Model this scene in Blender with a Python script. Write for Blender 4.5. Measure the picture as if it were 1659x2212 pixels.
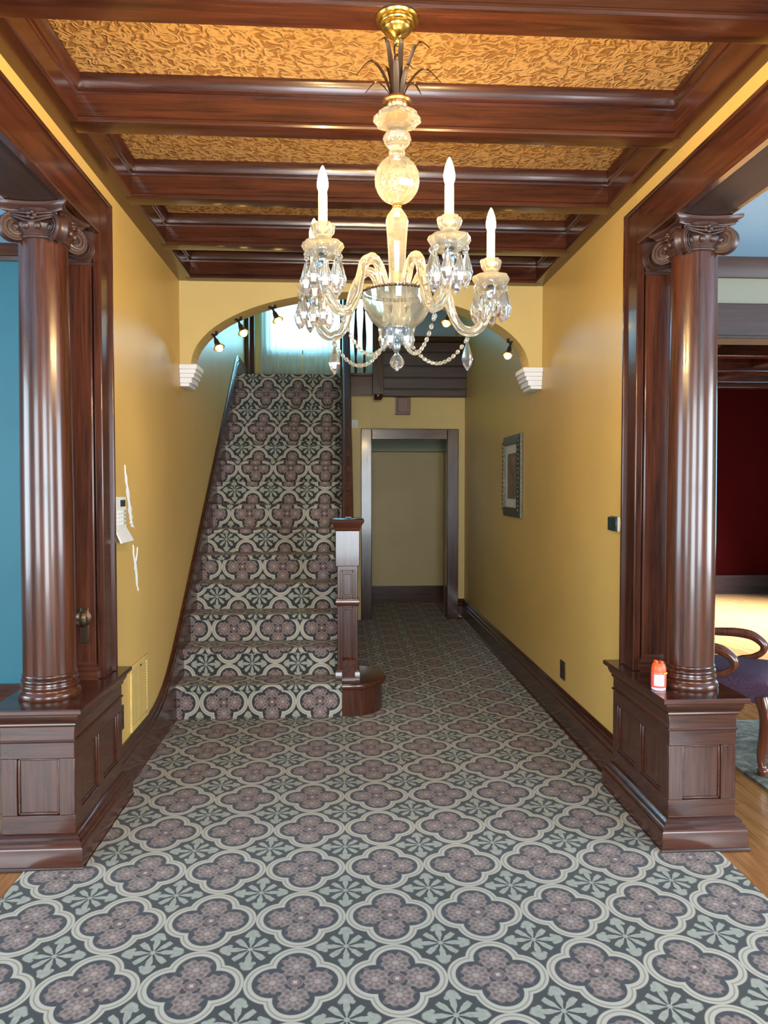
import bpy, bmesh, math, random
from mathutils import Vector, Matrix
random.seed(7)
PI = math.pi
S = bpy.context.scene
for o in list(bpy.data.objects):
    bpy.data.objects.remove(o)

# ------------------------------------------------------------------ camera
cam = bpy.data.cameras.new('camera'); co = bpy.data.objects.new('camera', cam)
S.collection.objects.link(co)
cam.sensor_fit = 'VERTICAL'; cam.sensor_height = 24.0; cam.lens = 24.0 * 1600 / 2212
cam.clip_start = 0.05
PITCH, YAW = math.radians(-1.933), math.radians(3.271)
co.location = (0, 0, 1.5)
co.rotation_euler = (PI / 2 + PITCH, 0, -YAW)
S.camera = co

# ------------------------------------------------------------------ world, daylight, exposure
w = bpy.data.worlds.new('world'); S.world = w; w.use_nodes = True
bg = w.node_tree.nodes['Background']
bg.inputs['Color'].default_value = (0.30, 0.72, 1.0, 1); bg.inputs['Strength'].default_value = 3.5
S.view_settings.view_transform = 'Standard'; S.view_settings.look = 'None'
S.view_settings.exposure = 0.45; S.view_settings.gamma = 1.0
S.view_settings.use_curve_mapping = False

def daylight(name, loc, aim, sx, sz, power, col=(0.92, 0.955, 1.0), spread=180):
    l = bpy.data.lights.new(name, 'AREA'); l.shape = 'RECTANGLE'; l.size = sx; l.size_y = sz
    l.energy = power; l.color = col; l.spread = math.radians(spread)
    o = bpy.data.objects.new(name, l); S.collection.objects.link(o)
    o.location = loc; o.rotation_euler = Vector(aim).to_track_quat('-Z', 'Y').to_euler()
    return o
DAY = [  # daylight entering by the windows of the house
    ('front_door_daylight', (0.25, -2.27, 1.45), (0, 1, 0), 1.5, 2.2, 150),
    ('parlour_front_daylight', (-3.4, -2.27, 1.6), (0, 1, 0), 1.8, 1.9, 120),
    ('parlour_side_daylight', (-5.45, 1.6, 1.6), (1, 0, 0), 2.4, 1.9, 110),
    ('sitting_front_daylight', (3.2, -2.27, 1.6), (0, 1, 0), 1.7, 1.9, 150),
    ('sitting_side_daylight', (5.95, 1.2, 1.6), (-1, 0, 0), 2.4, 1.9, 170),
    ('red_room_daylight', (6.4, 8.0, 1.9), (-1, 0, -0.75), 2.6, 1.5, 620, (0.70, 0.86, 1.0)),
]
for a in DAY: daylight(*a, spread=(70 if a[0].startswith('red') else 180))
daylight('stair_window_daylight', (-0.2, 9.75, 3.95), (0, -1, -0.12), 1.9, 1.7, 260, (0.30, 0.76, 1.0))

# ------------------------------------------------------------------ node expressions
class X:
    nt = None
    def __init__(s, v): s.v = v
    @staticmethod
    def op(o, *a):
        n = X.nt.nodes.new('ShaderNodeMath'); n.operation = o
        for i, q in enumerate(a):
            q = q.v if isinstance(q, X) else q
            if isinstance(q, (int, float)): n.inputs[i].default_value = q
            else: X.nt.links.new(q, n.inputs[i])
        return X(n.outputs[0])
    def __add__(s, b): return X.op('ADD', s, b)
    __radd__ = __add__
    def __sub__(s, b): return X.op('SUBTRACT', s, b)
    def __rsub__(s, b): return X.op('SUBTRACT', b, s)
    def __mul__(s, b): return X.op('MULTIPLY', s, b)
    __rmul__ = __mul__
    def __truediv__(s, b): return X.op('DIVIDE', s, b)
    def __lt__(s, b): return X.op('LESS_THAN', s, b)
    def __gt__(s, b): return X.op('GREATER_THAN', s, b)
def xabs(a): return X.op('ABSOLUTE', a)
def xmin(a, b): return X.op('MINIMUM', a, b)
def xmax(a, b): return X.op('MAXIMUM', a, b)
def xlen(a, b): return X.op('SQRT', a * a + b * b)
def band(x, a, b):      # 1 inside a..b with soft edges
    e = 0.008
    n = [X.op('SMOOTH_MIN', 1.0, 1.0, 0.0)]
    return X.op('MULTIPLY', step(x, a, e), 1.0 - step(x, b, e))
def step(x, t, e=0.008):
    n = X.nt.nodes.new('ShaderNodeMapRange'); n.interpolation_type = 'SMOOTHSTEP'
    X.nt.links.new(x.v, n.inputs[0]); n.inputs[1].default_value = t - e; n.inputs[2].default_value = t + e
    return X(n.outputs[0])
def mixc(fac, a, b):
    n = X.nt.nodes.new('ShaderNodeMix'); n.data_type = 'RGBA'
    for i, q in ((0, fac), (6, a), (7, b)):
        q = q.v if isinstance(q, X) else q
        if isinstance(q, (int, float)): n.inputs[i].default_value = q
        elif isinstance(q, tuple): n.inputs[i].default_value = (*q, 1)
        else: X.nt.links.new(q, n.inputs[i])
    return X(n.outputs[2])
def texco(kind): return X.nt.nodes.new('ShaderNodeTexCoord').outputs[kind]
def mapped(src, scale=(1, 1, 1), rot=(0, 0, 0)):
    n = X.nt.nodes.new('ShaderNodeMapping'); n.inputs['Scale'].default_value = scale; n.inputs['Rotation'].default_value = rot
    X.nt.links.new(src, n.inputs[0]); return n.outputs[0]
def noise(vec, scale, detail=3, rough=.5, dist=0):
    n = X.nt.nodes.new('ShaderNodeTexNoise'); n.inputs['Scale'].default_value = scale
    n.inputs['Detail'].default_value = detail; n.inputs['Roughness'].default_value = rough; n.inputs['Distortion'].default_value = dist
    if vec is not None: X.nt.links.new(vec, n.inputs['Vector'])
    return X(n.outputs['Fac'])
def bump(h, strength, dist=0.01):
    n = X.nt.nodes.new('ShaderNodeBump'); n.inputs['Strength'].default_value = strength; n.inputs['Distance'].default_value = dist
    X.nt.links.new(h.v, n.inputs['Height']); return n.outputs[0]
def ramp(fac, stops):
    n = X.nt.nodes.new('ShaderNodeValToRGB'); cr = n.color_ramp
    while len(cr.elements) < len(stops): cr.elements.new(.5)
    for e, (p, c) in zip(cr.elements, stops): e.position = p; e.color = (*c, 1)
    X.nt.links.new(fac.v, n.inputs[0]); return X(n.outputs[0])
def new_mat(name):
    m = bpy.data.materials.new(name); m.use_nodes = True; X.nt = m.node_tree
    return m, m.node_tree.nodes['Principled BSDF']
def setp(b, **k):
    names = dict(col='Base Color', rough='Roughness', metal='Metallic', trans='Transmission Weight', ior='IOR', coat='Coat Weight',
                 coatr='Coat Roughness', emis='Emission Color', estr='Emission Strength', alpha='Alpha', spec='Specular IOR Level', normal='Normal', sheen='Sheen Weight')
    for q, v in k.items():
        i = b.inputs[names[q]]
        if isinstance(v, X): v = v.v
        if isinstance(v, tuple): i.default_value = (*v, 1)
        elif isinstance(v, (int, float)): i.default_value = v
        else: X.nt.links.new(v, i)

MATS = {}
def plain(name, col, rough=.5, metal=0, var=.12, sc=18, **k):
    m, b = new_mat(name)
    n = noise(texco('Object'), sc, 4)
    lo = tuple(c * (1 - var) for c in col); hi = tuple(min(1, c * (1 + var)) for c in col)
    setp(b, col=ramp(n, [(.3, lo), (.7, hi)]), rough=rough, metal=metal, **k)
    MATS[name] = m; return m
def wood(name, axis, dark, light, rough=.24, coat=.22, sc=1.0):
    m, b = new_mat(name)
    s = [26 * sc, 26 * sc, 26 * sc]; s[axis] = 1.6 * sc
    v = mapped(texco('Object'), tuple(s))
    g = noise(v, 1.0, 6, .62, .9)
    s2 = [120 * sc] * 3; s2[axis] = 5 * sc
    g2 = noise(mapped(texco('Object'), tuple(s2)), 1.0, 2)
    f = g * .75 + g2 * .25
    setp(b, col=ramp(f, [(.33, dark), (.66, light)]), rough=rough + (g2 - .5) * .04, coat=coat, coatr=.08, normal=bump(g2, .010, .002))
    MATS[name] = m; return m
DK, LT = (.017, .0055, .0038), (.088, .025, .0115)
wood('wood_x', 0, DK, LT); wood('wood_y', 1, DK, LT); wood('wood_z', 2, DK, LT)
wood('dull_wood_x', 0, (.022, .010, .008), (.060, .025, .018), .42, .1); wood('dull_wood_z', 2, (.022, .010, .008), (.060, .025, .018), .42, .1)
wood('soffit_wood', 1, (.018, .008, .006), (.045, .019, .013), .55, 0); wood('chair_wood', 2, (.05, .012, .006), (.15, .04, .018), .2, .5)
wood('plank_wood', 1, (.22, .085, .025), (.42, .19, .065), .25, .4, 1.4)
def wall_mat(name, col, rough=.42, spec=.35):
    m, b = new_mat(name)
    n = noise(texco('Object'), 1.7, 3); n2 = noise(texco('Object'), 90, 3)
    setp(b, col=ramp(n, [(.3, tuple(c * .93 for c in col)), (.7, tuple(min(1, c * 1.05) for c in col))]), rough=rough, spec=spec, normal=bump(n2, .08, .003))
    MATS[name] = m
wall_mat('yellow_paint', (.60, .39, .115), .38, .45)
wall_mat('pale_yellow_paint', (.60, .45, .17))
wall_mat('tan_paint', (.46, .37, .17))
wall_mat('olive_tone', (.20, .22, .12))
wall_mat('teal_paint', (.035, .15, .19), .5)
wall_mat('pale_blue_paint', (.36, .60, .84), .6)
wall_mat('grey_blue_paint', (.46, .53, .64), .6)
wall_mat('cream_paint', (.26, .245, .185), .6)
wall_mat('red_paint', (.032, .0008, .0008), .9, .04)
wall_mat('white_plaster', (.78, .80, .84), .6)
plain('dark_void', (.02, .012, .01), .5)
plain('brass', (.62, .40, .09), .25, 1.0)
plain('copper', (.55, .30, .12), .3, 1.0)
plain('bronze', (.10, .06, .035), .38, .9)
plain('dark_metal', (.05, .035, .03), .4, .6)
plain('chrome', (.55, .68, .80), .15, 1.0, .05)
plain('white_plastic', (.72, .72, .70), .4, 0, .04)
plain('grey_plastic', (.30, .31, .30), .4, 0, .06)
plain('lcd', (.02, .035, .03), .2)
plain('brown_plastic', (.035, .022, .016), .35)
plain('candle_tube', (.80, .66, .38), .45, 0, .05)
plain('orange_plastic', (.85, .09, .015), .35, 0, .05)
plain('pale_label', (.82, .62, .66), .4, 0, .15, 60)
plain('red_plastic', (.75, .10, .07), .35, 0, .08)
plain('yellow_plastic', (.75, .55, .02), .35, 0, .08)
plain('grille_paint', (.62, .44, .14), .4)
plain('vent_gap_shade', (.16, .10, .035), .7)  # shade between the vent slats, put into the back sheet's colour
plain('chime_plastic', (.17, .08, .06), .4)
plain('frame_gilt', (.085, .085, .06), .4, .3, .5, 60)
plain('mat_board', (.55, .54, .48), .8, 0, .03)
plain('purple_fabric', (.055, .022, .045), .85, 0, .35, 90)

def carpet_material():
    m, b = new_mat('quatrefoil_carpet')
    n = X.nt.nodes.new('ShaderNodeSeparateXYZ'); X.nt.links.new(texco('UV'), n.inputs[0])
    p = (X(n.outputs[0]) - 0.166) / 0.309; q = (X(n.outputs[1]) - 2.196) / 0.334
    ax = xabs(p - X.op('ROUND', p)); ay = xabs(q - X.op('ROUND', q))
    d = .22
    l1 = xlen(ax - d, ay); l2 = xlen(ax, ay - d)
    l = xmin(l1, l2); f = l - .200
    inside = 1.0 - step(f, 0.0, .006)
    # lobes: leafy rosette
    isx = l1 < l2
    ang1 = X.op('ARCTAN2', ay, ax - d); ang2 = X.op('ARCTAN2', ax, ay - d)
    ang = ang1 * isx + ang2 * (1.0 - isx)
    wob = X.op('COSINE', ang * 9.0) * .018 + X.op('COSINE', ang * 4.0) * .012
    nz = noise(texco('UV'), 62, 3)
    petal = 1.0 - step(l + wob + (nz - .5) * .10, .148, .014)
    vein = X.op('COSINE', ang * 9.0) * .5 + .5
    rings = X.op('COSINE', l * 95.0) * .5 + .5
    ros = mixc(vein * .45 + rings * .35, (.105, .068, .064), (.37, .272, .238))
    ros = mixc((1.0 - step(l, .035, .012)) * .7, ros, (.46, .34, .31))
    cen = xlen(ax, ay)
    navy = mixc(step(l + (nz - .5) * .03, .178, .014), (.012, .017, .026), (.018, .022, .032))
    inn = mixc(petal, navy, ros)
    med = 1.0 - step(cen, .078, .008)
    mr = X.op('COSINE', cen * 170.0) * .5 + .5
    inn = mixc(med, inn, mixc(mr * .8, (.10, .05, .055), (.25, .16, .15)))
    # cream strap with a thin dark line in it
    cream = mixc(band(f, .040, .052), (.50, .455, .37), (.19, .17, .14))
    cream = mixc(nz * .3, cream, (.33, .30, .245))
    # filler flower at the cell corners
    bx = .5 - ax; by = .5 - ay
    r = xlen(bx, by); t = X.op('ARCTAN2', by, bx)
    c8 = X.op('COSINE', t * 8.0)
    pet = step(c8 * .55 - xabs(r - .12) * 5.0 + .50 + (nz - .5) * .5, .25, .12) * band(r, .03, .22)
    c4 = X.op('COSINE', t * 4.0)
    tip = step(c4 - xabs(r - .255) * 9.0 + (nz - .5) * .3, .45, .12) * band(r, .20, .33)
    bud = 1.0 - step(xlen(xmin(bx, by) - .058, xmax(bx, by) - .215), .026, .008)
    core = 1.0 - step(r, .028, .006)
    fl = xmin(1.0, pet + tip + core + bud)
    fill = mixc(fl, (.014, .018, .019), mixc(nz, (.20, .21, .18), (.44, .44, .36)))
    edge = 1.0 - step(f, .082, .006)
    rim = band(f, .082, .094)
    out = mixc(edge, fill, cream)
    out = mixc(rim * .6, out, (.03, .03, .03))
    col = mixc(inside, out, inn)
    fuzz = noise(texco('UV'), 420, 2)
    col = mixc(.16, col, mixc(fuzz, (.0, .0, .0), (.34, .31, .29)))
    setp(b, col=col, rough=.95, spec=.1, sheen=.15, normal=bump(fuzz, .5, .004))
    MATS['carpet'] = m
carpet_material()
def lincrusta():
    m, b = new_mat('embossed_ceiling_paper')
    v = mapped(texco('Object'), (1, 1, 1))
    w1 = X.nt.nodes.new('ShaderNodeTexNoise'); w1.inputs['Scale'].default_value = 27; w1.inputs['Detail'].default_value = .6
    w1.inputs['Distortion'].default_value = 1.1
    X.nt.links.new(v, w1.inputs['Vector'])
    n = X(w1.outputs['Fac']); sw = X.op('SINE', n * 15.0) * .5 + .5
    n2 = noise(v, 60, 3)
    h = sw * .75 + n2 * .3
    setp(b, col=ramp(h, [(.1, (.25, .12, .035)), (.5, (.40, .22, .075)), (.95, (.53, .33, .14))]), rough=.5, normal=bump(h, .8, .008))
    MATS['lincrusta'] = m
lincrusta()
def crystal(name, col, haze):
    m, b = new_mat(name); nt = X.nt
    setp(b, col=col, rough=.04, trans=1.0, ior=1.5)
    tr = nt.nodes.new('ShaderNodeBsdfTranslucent'); tr.inputs[0].default_value = (*col, 1)
    tp = nt.nodes.new('ShaderNodeBsdfDiffuse'); tp.inputs[0].default_value = (*col, 1)
    ad = nt.nodes.new('ShaderNodeMixShader'); ad.inputs[0].default_value = .5
    nt.links.new(tr.outputs[0], ad.inputs[1]); nt.links.new(tp.outputs[0], ad.inputs[2])
    mx = nt.nodes.new('ShaderNodeMixShader'); mx.inputs[0].default_value = haze
    nt.links.new(b.outputs[0], mx.inputs[1]); nt.links.new(ad.outputs[0], mx.inputs[2])
    nt.links.new(mx.outputs[0], nt.nodes['Material Output'].inputs[0]); MATS[name] = m
crystal('crystal', (1.0, .95, .80), .10); crystal('clear_crystal', (.95, .98, 1.0), .05)
def emitter(name, col, st):
    m, b = new_mat(name); setp(b, col=(.9, .8, .6), emis=col, estr=st); MATS[name] = m
emitter('bulb_glow', (1.0, .66, .27), 950.0)
emitter('spot_glow', (1.0, .60, .16), 14.0)
def sheer():
    m, b = new_mat('sheer_curtain'); nt = X.nt
    tr = nt.nodes.new('ShaderNodeBsdfTranslucent'); tr.inputs[0].default_value = (.82, .86, .86, 1)
    tp = nt.nodes.new('ShaderNodeBsdfTransparent'); df = nt.nodes.new('ShaderNodeBsdfDiffuse'); df.inputs[0].default_value = (.75, .78, .76, 1)
    weave = noise(mapped(texco('Object'), (60, 60, 3)), 1, 2)
    a = nt.nodes.new('ShaderNodeMixShader'); a.inputs[0].default_value = .55; nt.links.new(df.outputs[0], a.inputs[1]); nt.links.new(tr.outputs[0], a.inputs[2])
    c = nt.nodes.new('ShaderNodeMixShader'); nt.links.new((weave * .5 + .1).v, c.inputs[0]); nt.links.new(a.outputs[0], c.inputs[1]); nt.links.new(tp.outputs[0], c.inputs[2])
    nt.links.new(c.outputs[0], nt.nodes['Material Output'].inputs[0]); MATS['sheer'] = m
sheer()
def pane_mat():
    m, b = new_mat('window_glass'); nt = X.nt
    tp = nt.nodes.new('ShaderNodeBsdfTransparent'); gl = nt.nodes.new('ShaderNodeBsdfGlossy'); gl.inputs['Roughness'].default_value = .02
    fr = nt.nodes.new('ShaderNodeFresnel'); mx = nt.nodes.new('ShaderNodeMixShader')
    nt.links.new(fr.outputs[0], mx.inputs[0]); nt.links.new(tp.outputs[0], mx.inputs[1]); nt.links.new(gl.outputs[0], mx.inputs[2])
    nt.links.new(mx.outputs[0], nt.nodes['Material Output'].inputs[0]); MATS['pane'] = m
pane_mat()
def rug_mat():
    m, b = new_mat('faded_rug')
    n = noise(texco('Object'), 9, 5, .6, 1.2); n2 = noise(texco('Object'), 70, 2)
    setp(b, col=ramp(n * .8 + n2 * .2, [(.34, (.03, .03, .026)), (.48, (.12, .115, .09)), (.66, (.27, .25, .20))]), rough=.95)
    MATS['rug'] = m
rug_mat()
def print_mat():
    m, b = new_mat('brown_art_print')
    n = noise(texco('Object'), 7, 4, .5, .8)
    setp(b, col=ramp(n, [(.3, (.10, .06, .045)), (.5, (.20, .13, .085)), (.7, (.33, .25, .19))]), rough=.4)
    MATS['print'] = m
print_mat()

# ------------------------------------------------------------------ mesh helpers
WL = {}
class MB:
    def __init__(s): s.v = []; s.f = []; s.uv = None
    def add(s, vs, fs):
        k = len(s.v); s.v += [tuple(p) for p in vs]; s.f += [tuple(i + k for i in f) for f in fs]; return s
    def box(s, x0, x1, y0, y1, z0, z1):
        return s.add([(x0, y0, z0), (x1, y0, z0), (x1, y1, z0), (x0, y1, z0), (x0, y0, z1), (x1, y0, z1), (x1, y1, z1), (x0, y1, z1)],
                     [(3, 2, 1, 0), (4, 5, 6, 7), (0, 1, 5, 4), (1, 2, 6, 5), (2, 3, 7, 6), (3, 0, 4, 7)])
    def loft(s, loops, caps=True, close=False):
        n = len(loops[0]); vs = [p for l in loops for p in l]; fs = []
        m = len(loops)
        for i in range(m if close else m - 1):
            j = (i + 1) % m
            for k in range(n):
                fs.append((i * n + k, i * n + (k + 1) % n, j * n + (k + 1) % n, j * n + k))
        if caps and not close: fs.append(tuple(range(n - 1, -1, -1))); fs.append(tuple((m - 1) * n + k for k in range(n)))
        return s.add(vs, fs)
    def rect(s, x0, x1, y0, y1, prof):      # moulding that runs round a rectangle: prof = (offset, z)
        return s.loft([[(x0 - o, y0 - o, z), (x1 + o, y0 - o, z), (x1 + o, y1 + o, z), (x0 - o, y1 + o, z)] for o, z in prof])
    def lathe(s, c, prof, n=24, flute=0, nf=0, ph=0):
        return s.loft([[(c[0] + r * (1 + flute * math.cos(nf * a)) * math.cos(a), c[1] + r * (1 + flute * math.cos(nf * a)) * math.sin(a), c[2] + z)
                        for a in [ph + 2 * PI * k / n for k in range(n)]] for r, z in prof])
    def tube(s, pts, rad, n=8, twist=0, lobes=0, depth=0):
        pts = [Vector(p) for p in pts]; m = len(pts)
        if not isinstance(rad, (list, tuple)): rad = [rad] * m
        ref = None; loops = []
        for i, p in enumerate(pts):
            t = (pts[min(i + 1, m - 1)] - pts[max(i - 1, 0)]).normalized()
            if ref is None:
                ref = t.orthogonal().normalized()
            ref = (ref - t * ref.dot(t)).normalized(); bi = t.cross(ref)
            L = []
            for k in range(n):
                a = 2 * PI * k / n; r = rad[i] * (1 + depth * math.cos(lobes * a + twist * i))
                L.append(p + ref * math.cos(a) * r + bi * math.sin(a) * r)
            loops.append(L)
        return s.loft(loops)
    def prism(s, poly, axis, a, b):        # polygon in the other two axes, extruded along axis
        def P(u, v, t): return (t, u, v) if axis == 0 else ((u, t, v) if axis == 1 else (u, v, t))
        return s.loft([[P(u, v, a) for u, v in poly], [P(u, v, b) for u, v in poly]])
    def sphere(s, c, r, n=10, m=6, sz=1.0):
        return s.lathe(c, [(max(1e-4, r * math.sin(PI * i / m)), -r * sz * math.cos(PI * i / m)) for i in range(m + 1)], n)
    def build(s, name, mat, parent=None, smooth=40, bevel=0, kind=None, fix=True):
        me = bpy.data.meshes.new(name)
        lo = [min(p[i] for p in s.v) for i in range(3)]; hi = [max(p[i] for p in s.v) for i in range(3)]
        c = Vector(((lo[0] + hi[0]) / 2, (lo[1] + hi[1]) / 2, lo[2]))
        me.from_pydata([tuple(Vector(p) - c) for p in s.v], [], s.f)
        if fix:
            bm = bmesh.new(); bm.from_mesh(me); bmesh.ops.recalc_face_normals(bm, faces=bm.faces); bm.to_mesh(me); bm.free()
        if smooth:
            me.polygons.foreach_set('use_smooth', [True] * len(me.polygons)); me.set_sharp_from_angle(angle=math.radians(smooth))
        me.materials.append(MATS[mat])
        return link(name, me, c, parent, bevel, kind)
def link(name, me, c, parent=None, bevel=0, kind=None):
    o = bpy.data.objects.new(name, me); S.collection.objects.link(o); o.location = c; WL[o.name] = Vector(c)
    if parent is not None:
        o.parent = parent; o.matrix_parent_inverse = Matrix.Translation(-WL[parent.name])
    if bevel:
        b = o.modifiers.new('bevel', 'BEVEL'); b.width = bevel; b.segments = 2; b.limit_method = 'ANGLE'; b.angle_limit = math.radians(50)
    if kind: o['kind'] = kind
    return o
def B(name, mat, parent, x0, x1, y0, y1, z0, z1, bevel=0, kind=None):
    return MB().box(x0, x1, y0, y1, z0, z1).build(name, mat, parent, smooth=0 if not bevel else 40, bevel=bevel, kind=kind)
def thing(name, loc, label, cat, group=None):
    o = bpy.data.objects.new(name, None); S.collection.objects.link(o); o.location = loc; o.empty_display_size = .05
    WL[o.name] = Vector(loc); return tag(o, label, cat, group)
def tag(o, label, cat, group=None):
    o['label'] = label; o['category'] = cat
    if group: o['group'] = group
    return o
def struct(name, loc=(0, 0, 0)):
    o = bpy.data.objects.new(name, None); S.collection.objects.link(o); o.location = loc; WL[o.name] = Vector(loc); o['kind'] = 'structure'; o.empty_display_size = .05
    return o
def spline(pts, n=8):            # Catmull-Rom
    pts = [Vector(p) for p in pts]; out = []
    for i in range(len(pts) - 1):
        a = pts[max(i - 1, 0)]; b = pts[i]; c = pts[i + 1]; d = pts[min(i + 2, len(pts) - 1)]
        for k in range(n):
            t = k / n
            out.append(.5 * ((2 * b) + (c - a) * t + (2 * a - 5 * b + 4 * c - d) * t * t + (3 * b - a - 3 * c + d) * t ** 3))
    out.append(pts[-1]); return out

XL, XR = -1.085, 1.385          # hall walls
YA0, YA1 = 5.08, 5.28           # arch wall
ZB, ZP = 2.88, 3.05             # beam soffits, ceiling panels
YF = -2.2                       # front wall
YBK = 8.30                      # back wall of the passage

# ------------------------------------------------------------------ floor
fl = B('floor', 'plank_wood', None, -5.5, 6.5, YF, 10.2, -.12, -.018, kind='structure')
planks = {}
def plank_field(x0, n, wid, cuts):
    for i in range(n):
        x = x0 + i * wid
        cs = sorted(c + random.uniform(-.35, .35) for c in cuts[1:-1]); cs = [cuts[0]] + cs + [cuts[-1]]
        for a, b in zip(cs[:-1], cs[1:]):
            B('floor_plank', 'plank_wood', fl, x + .0012, x + wid - .0012, a + .001, b - .001, -.0185, 0 - random.uniform(0, .0008))
plank_field(1.42, 18, .083, [YF, 0.2, 1.9, 3.4, 4.8])
plank_field(-1.9, 9, .083, [YF, 0.2, 1.9, 3.4, 4.95])
# the rest of the floor boards, too far off to tell apart
B('board_surface', 'plank_wood', fl, 2.914, 6.5, YF, 4.8, -.018, -.001); B('board_surface', 'plank_wood', fl, 1.6, 6.5, 4.8, 10.15, -.018, -.001)
B('board_surface', 'plank_wood', fl, -5.5, -1.9, YF, 4.95, -.018, -.001); B('board_surface', 'plank_wood', fl, -1.153, 1.42, YF, 9.6, -.018, -.001)

# ------------------------------------------------------------------ walls
wr = struct('wall_right', (XR, 3.5, 0))
B('wall_surface', 'yellow_paint', wr, XR, 1.595, 3.45, 9.75, 0, 5.3)
B('wall_surface', 'yellow_paint', wr, XR, 1.595, YF, 3.45, 2.64, 3.5)
B('wall_surface', 'yellow_paint', wr, XR, 1.595, YF, -1.0, 0, 2.64)
wl = struct('wall_left', (XL, 3.5, 0))
B('wall_surface', 'yellow_paint', wl, -1.295, XL, 3.45, 8.62, 0, 5.3)
B('wall_surface', 'yellow_paint', wl, -1.295, XL, YF, 3.45, 2.64, 3.5)
B('wall_surface', 'yellow_paint', wl, -1.295, XL, YF, -1.0, 0, 2.64)
# cracked plaster on the left wall
def flake(pts, wdt):
    m = MB(); vs = []; n = len(pts)
    for i, (y, z) in enumerate(pts):
        wd = wdt[i]
        vs += [(XL - .001, y - wd, z), (XL + .004, y, z), (XL - .001, y + wd, z)]
    fs = []
    for i in range(n - 1):
        a = 3 * i
        fs += [(a, a + 1, a + 4, a + 3), (a + 1, a + 2, a + 5, a + 4)]
    m.add(vs, fs).build('plaster_crack', 'white_plaster', wl, smooth=0)
def jag(pts, wd):
    P = []; Wd = []
    for (a, b), (wa_, wb_) in zip(zip(pts[:-1], pts[1:]), zip(wd[:-1], wd[1:])):
        for k in range(4):
            u = k / 4; P.append((a[0] + (b[0] - a[0]) * u + random.uniform(-.006, .006), a[1] + (b[1] - a[1]) * u)); Wd.append(max(.001, 1.6 * (wa_ + (wb_ - wa_) * u) * random.uniform(.5, 1.5)))
    flake(P + [pts[-1]], Wd + [.001])
jag([(3.785, 1.61), (3.81, 1.53), (3.85, 1.43), (3.885, 1.34), (3.905, 1.295), (3.96, 1.285)], [.004, .016, .020, .022, .016, .003])
jag([(3.91, 1.20), (3.93, 1.14), (3.96, 1.08), (3.99, .98), (4.0, .945)], [.003, .012, .022, .014, .004])
jag([(3.995, 1.18), (3.98, 1.13), (3.955, 1.10)], [.003, .008, .012])
# arch wall with elliptical opening
AX, AA, AZ, AB = 0.141, 1.152, 2.32, 0.505
wa = MB(); poly = []
NA = 48
arcs = [(AX - AA * math.cos(PI * k / NA), AZ + AB * math.sin(PI * k / NA)) for k in range(NA + 1)]
for (p, q) in zip(arcs[:-1], arcs[1:]):
    wa.add([(p[0], YA0, p[1]), (q[0], YA0, q[1]), (q[0], YA0, 5.3), (p[0], YA0, 5.3), (p[0], YA1, p[1]), (q[0], YA1, q[1]), (q[0], YA1, 5.3), (p[0], YA1, 5.3)],
           [(0, 1, 2, 3), (7, 6, 5, 4), (0, 4, 5, 1), (3, 2, 6, 7)])
wa.box(XL, arcs[0][0], YA0, YA1, AZ, 5.3); wa.box(arcs[-1][0], XR, YA0, YA1, AZ, 5.3)
wa.build('wall_arch', 'pale_yellow_paint', smooth=30, kind='structure', fix=False)
for s, x0, x1 in ((1, XL, arcs[0][0]), (-1, arcs[-1][0], XR)):
    c = thing('arch_corbel', ((x0 + x1) / 2, 5.18, 2.17), 'white stepped plaster corbel at the %s foot of the arch' % ('staircase-side' if s > 0 else 'picture-side'), 'corbel', 'corbels of the arch')
    tiers = [(2.290, 2.322, .045, .03), (2.262, 2.290, .034, .02), (2.235, 2.262, .022, .013), (2.200, 2.235, .006, .006), (2.178, 2.200, -.012, -.002)]
    for k, (z0, z1, o, oy) in enumerate(tiers):
        a, b = (x0 + .0005, x1 + o) if s > 0 else (x0 - o, x1 - .0005)
        B('corbel_tier', 'white_plaster', c, a, b, YA0 - oy, YA1 + .01, z0, z1, bevel=.003)

# back wall of the passage with a doorway
wb = struct('wall_back', (.74, YBK, 0))
B('wall_surface', 'pale_yellow_paint', wb, .10, .325, YBK, 8.42, 0, 2.52); B('wall_surface', 'pale_yellow_paint', wb, 1.19, XR, YBK, 8.42, 0, 2.52)
B('wall_surface', 'pale_yellow_paint', wb, .325, 1.19, YBK, 8.42, 2.04, 2.52)
B('wall_surface', 'tan_paint', wb, .30, 1.32, 9.53, 9.6, 0, 2.3); B('wall_surface', 'tan_paint', wb, 1.315, 1.384, 8.42, 9.53, 0, 2.3); B('wall_surface', 'tan_paint', wb, .26, .33, 8.42, 9.53, 0, 2.3)
B('closet_top_block', 'olive_tone', wb, .33, 1.315, 9.35, 9.53, 1.95, 2.3); B('closet_ceiling', 'olive_tone', wb, .26, 1.384, 8.42, 9.6, 2.3, 2.34)  # darker olive block across the top of the closet's back wall
dr = struct('door_1', (.76, YBK, 0))
for a, b in ((.216, .336), (1.185, 1.312)):
    B('door_casing', 'wood_z', dr, a, b, YBK - .03, YBK, 0, 2.15, bevel=.006)
B('door_casing', 'wood_x', dr, .336, 1.185, YBK - .03, YBK, 2.03, 2.15, bevel=.006)
B('door_jamb', 'wood_z', dr, .322, .337, YBK - .012, 8.43, 0, 2.035); B('door_jamb', 'wood_z', dr, 1.184, 1.199, YBK - .012, 8.43, 0, 2.035); B('door_jamb', 'wood_x', dr, .337, 1.184, YBK - .012, 8.43, 2.03, 2.045)

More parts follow.
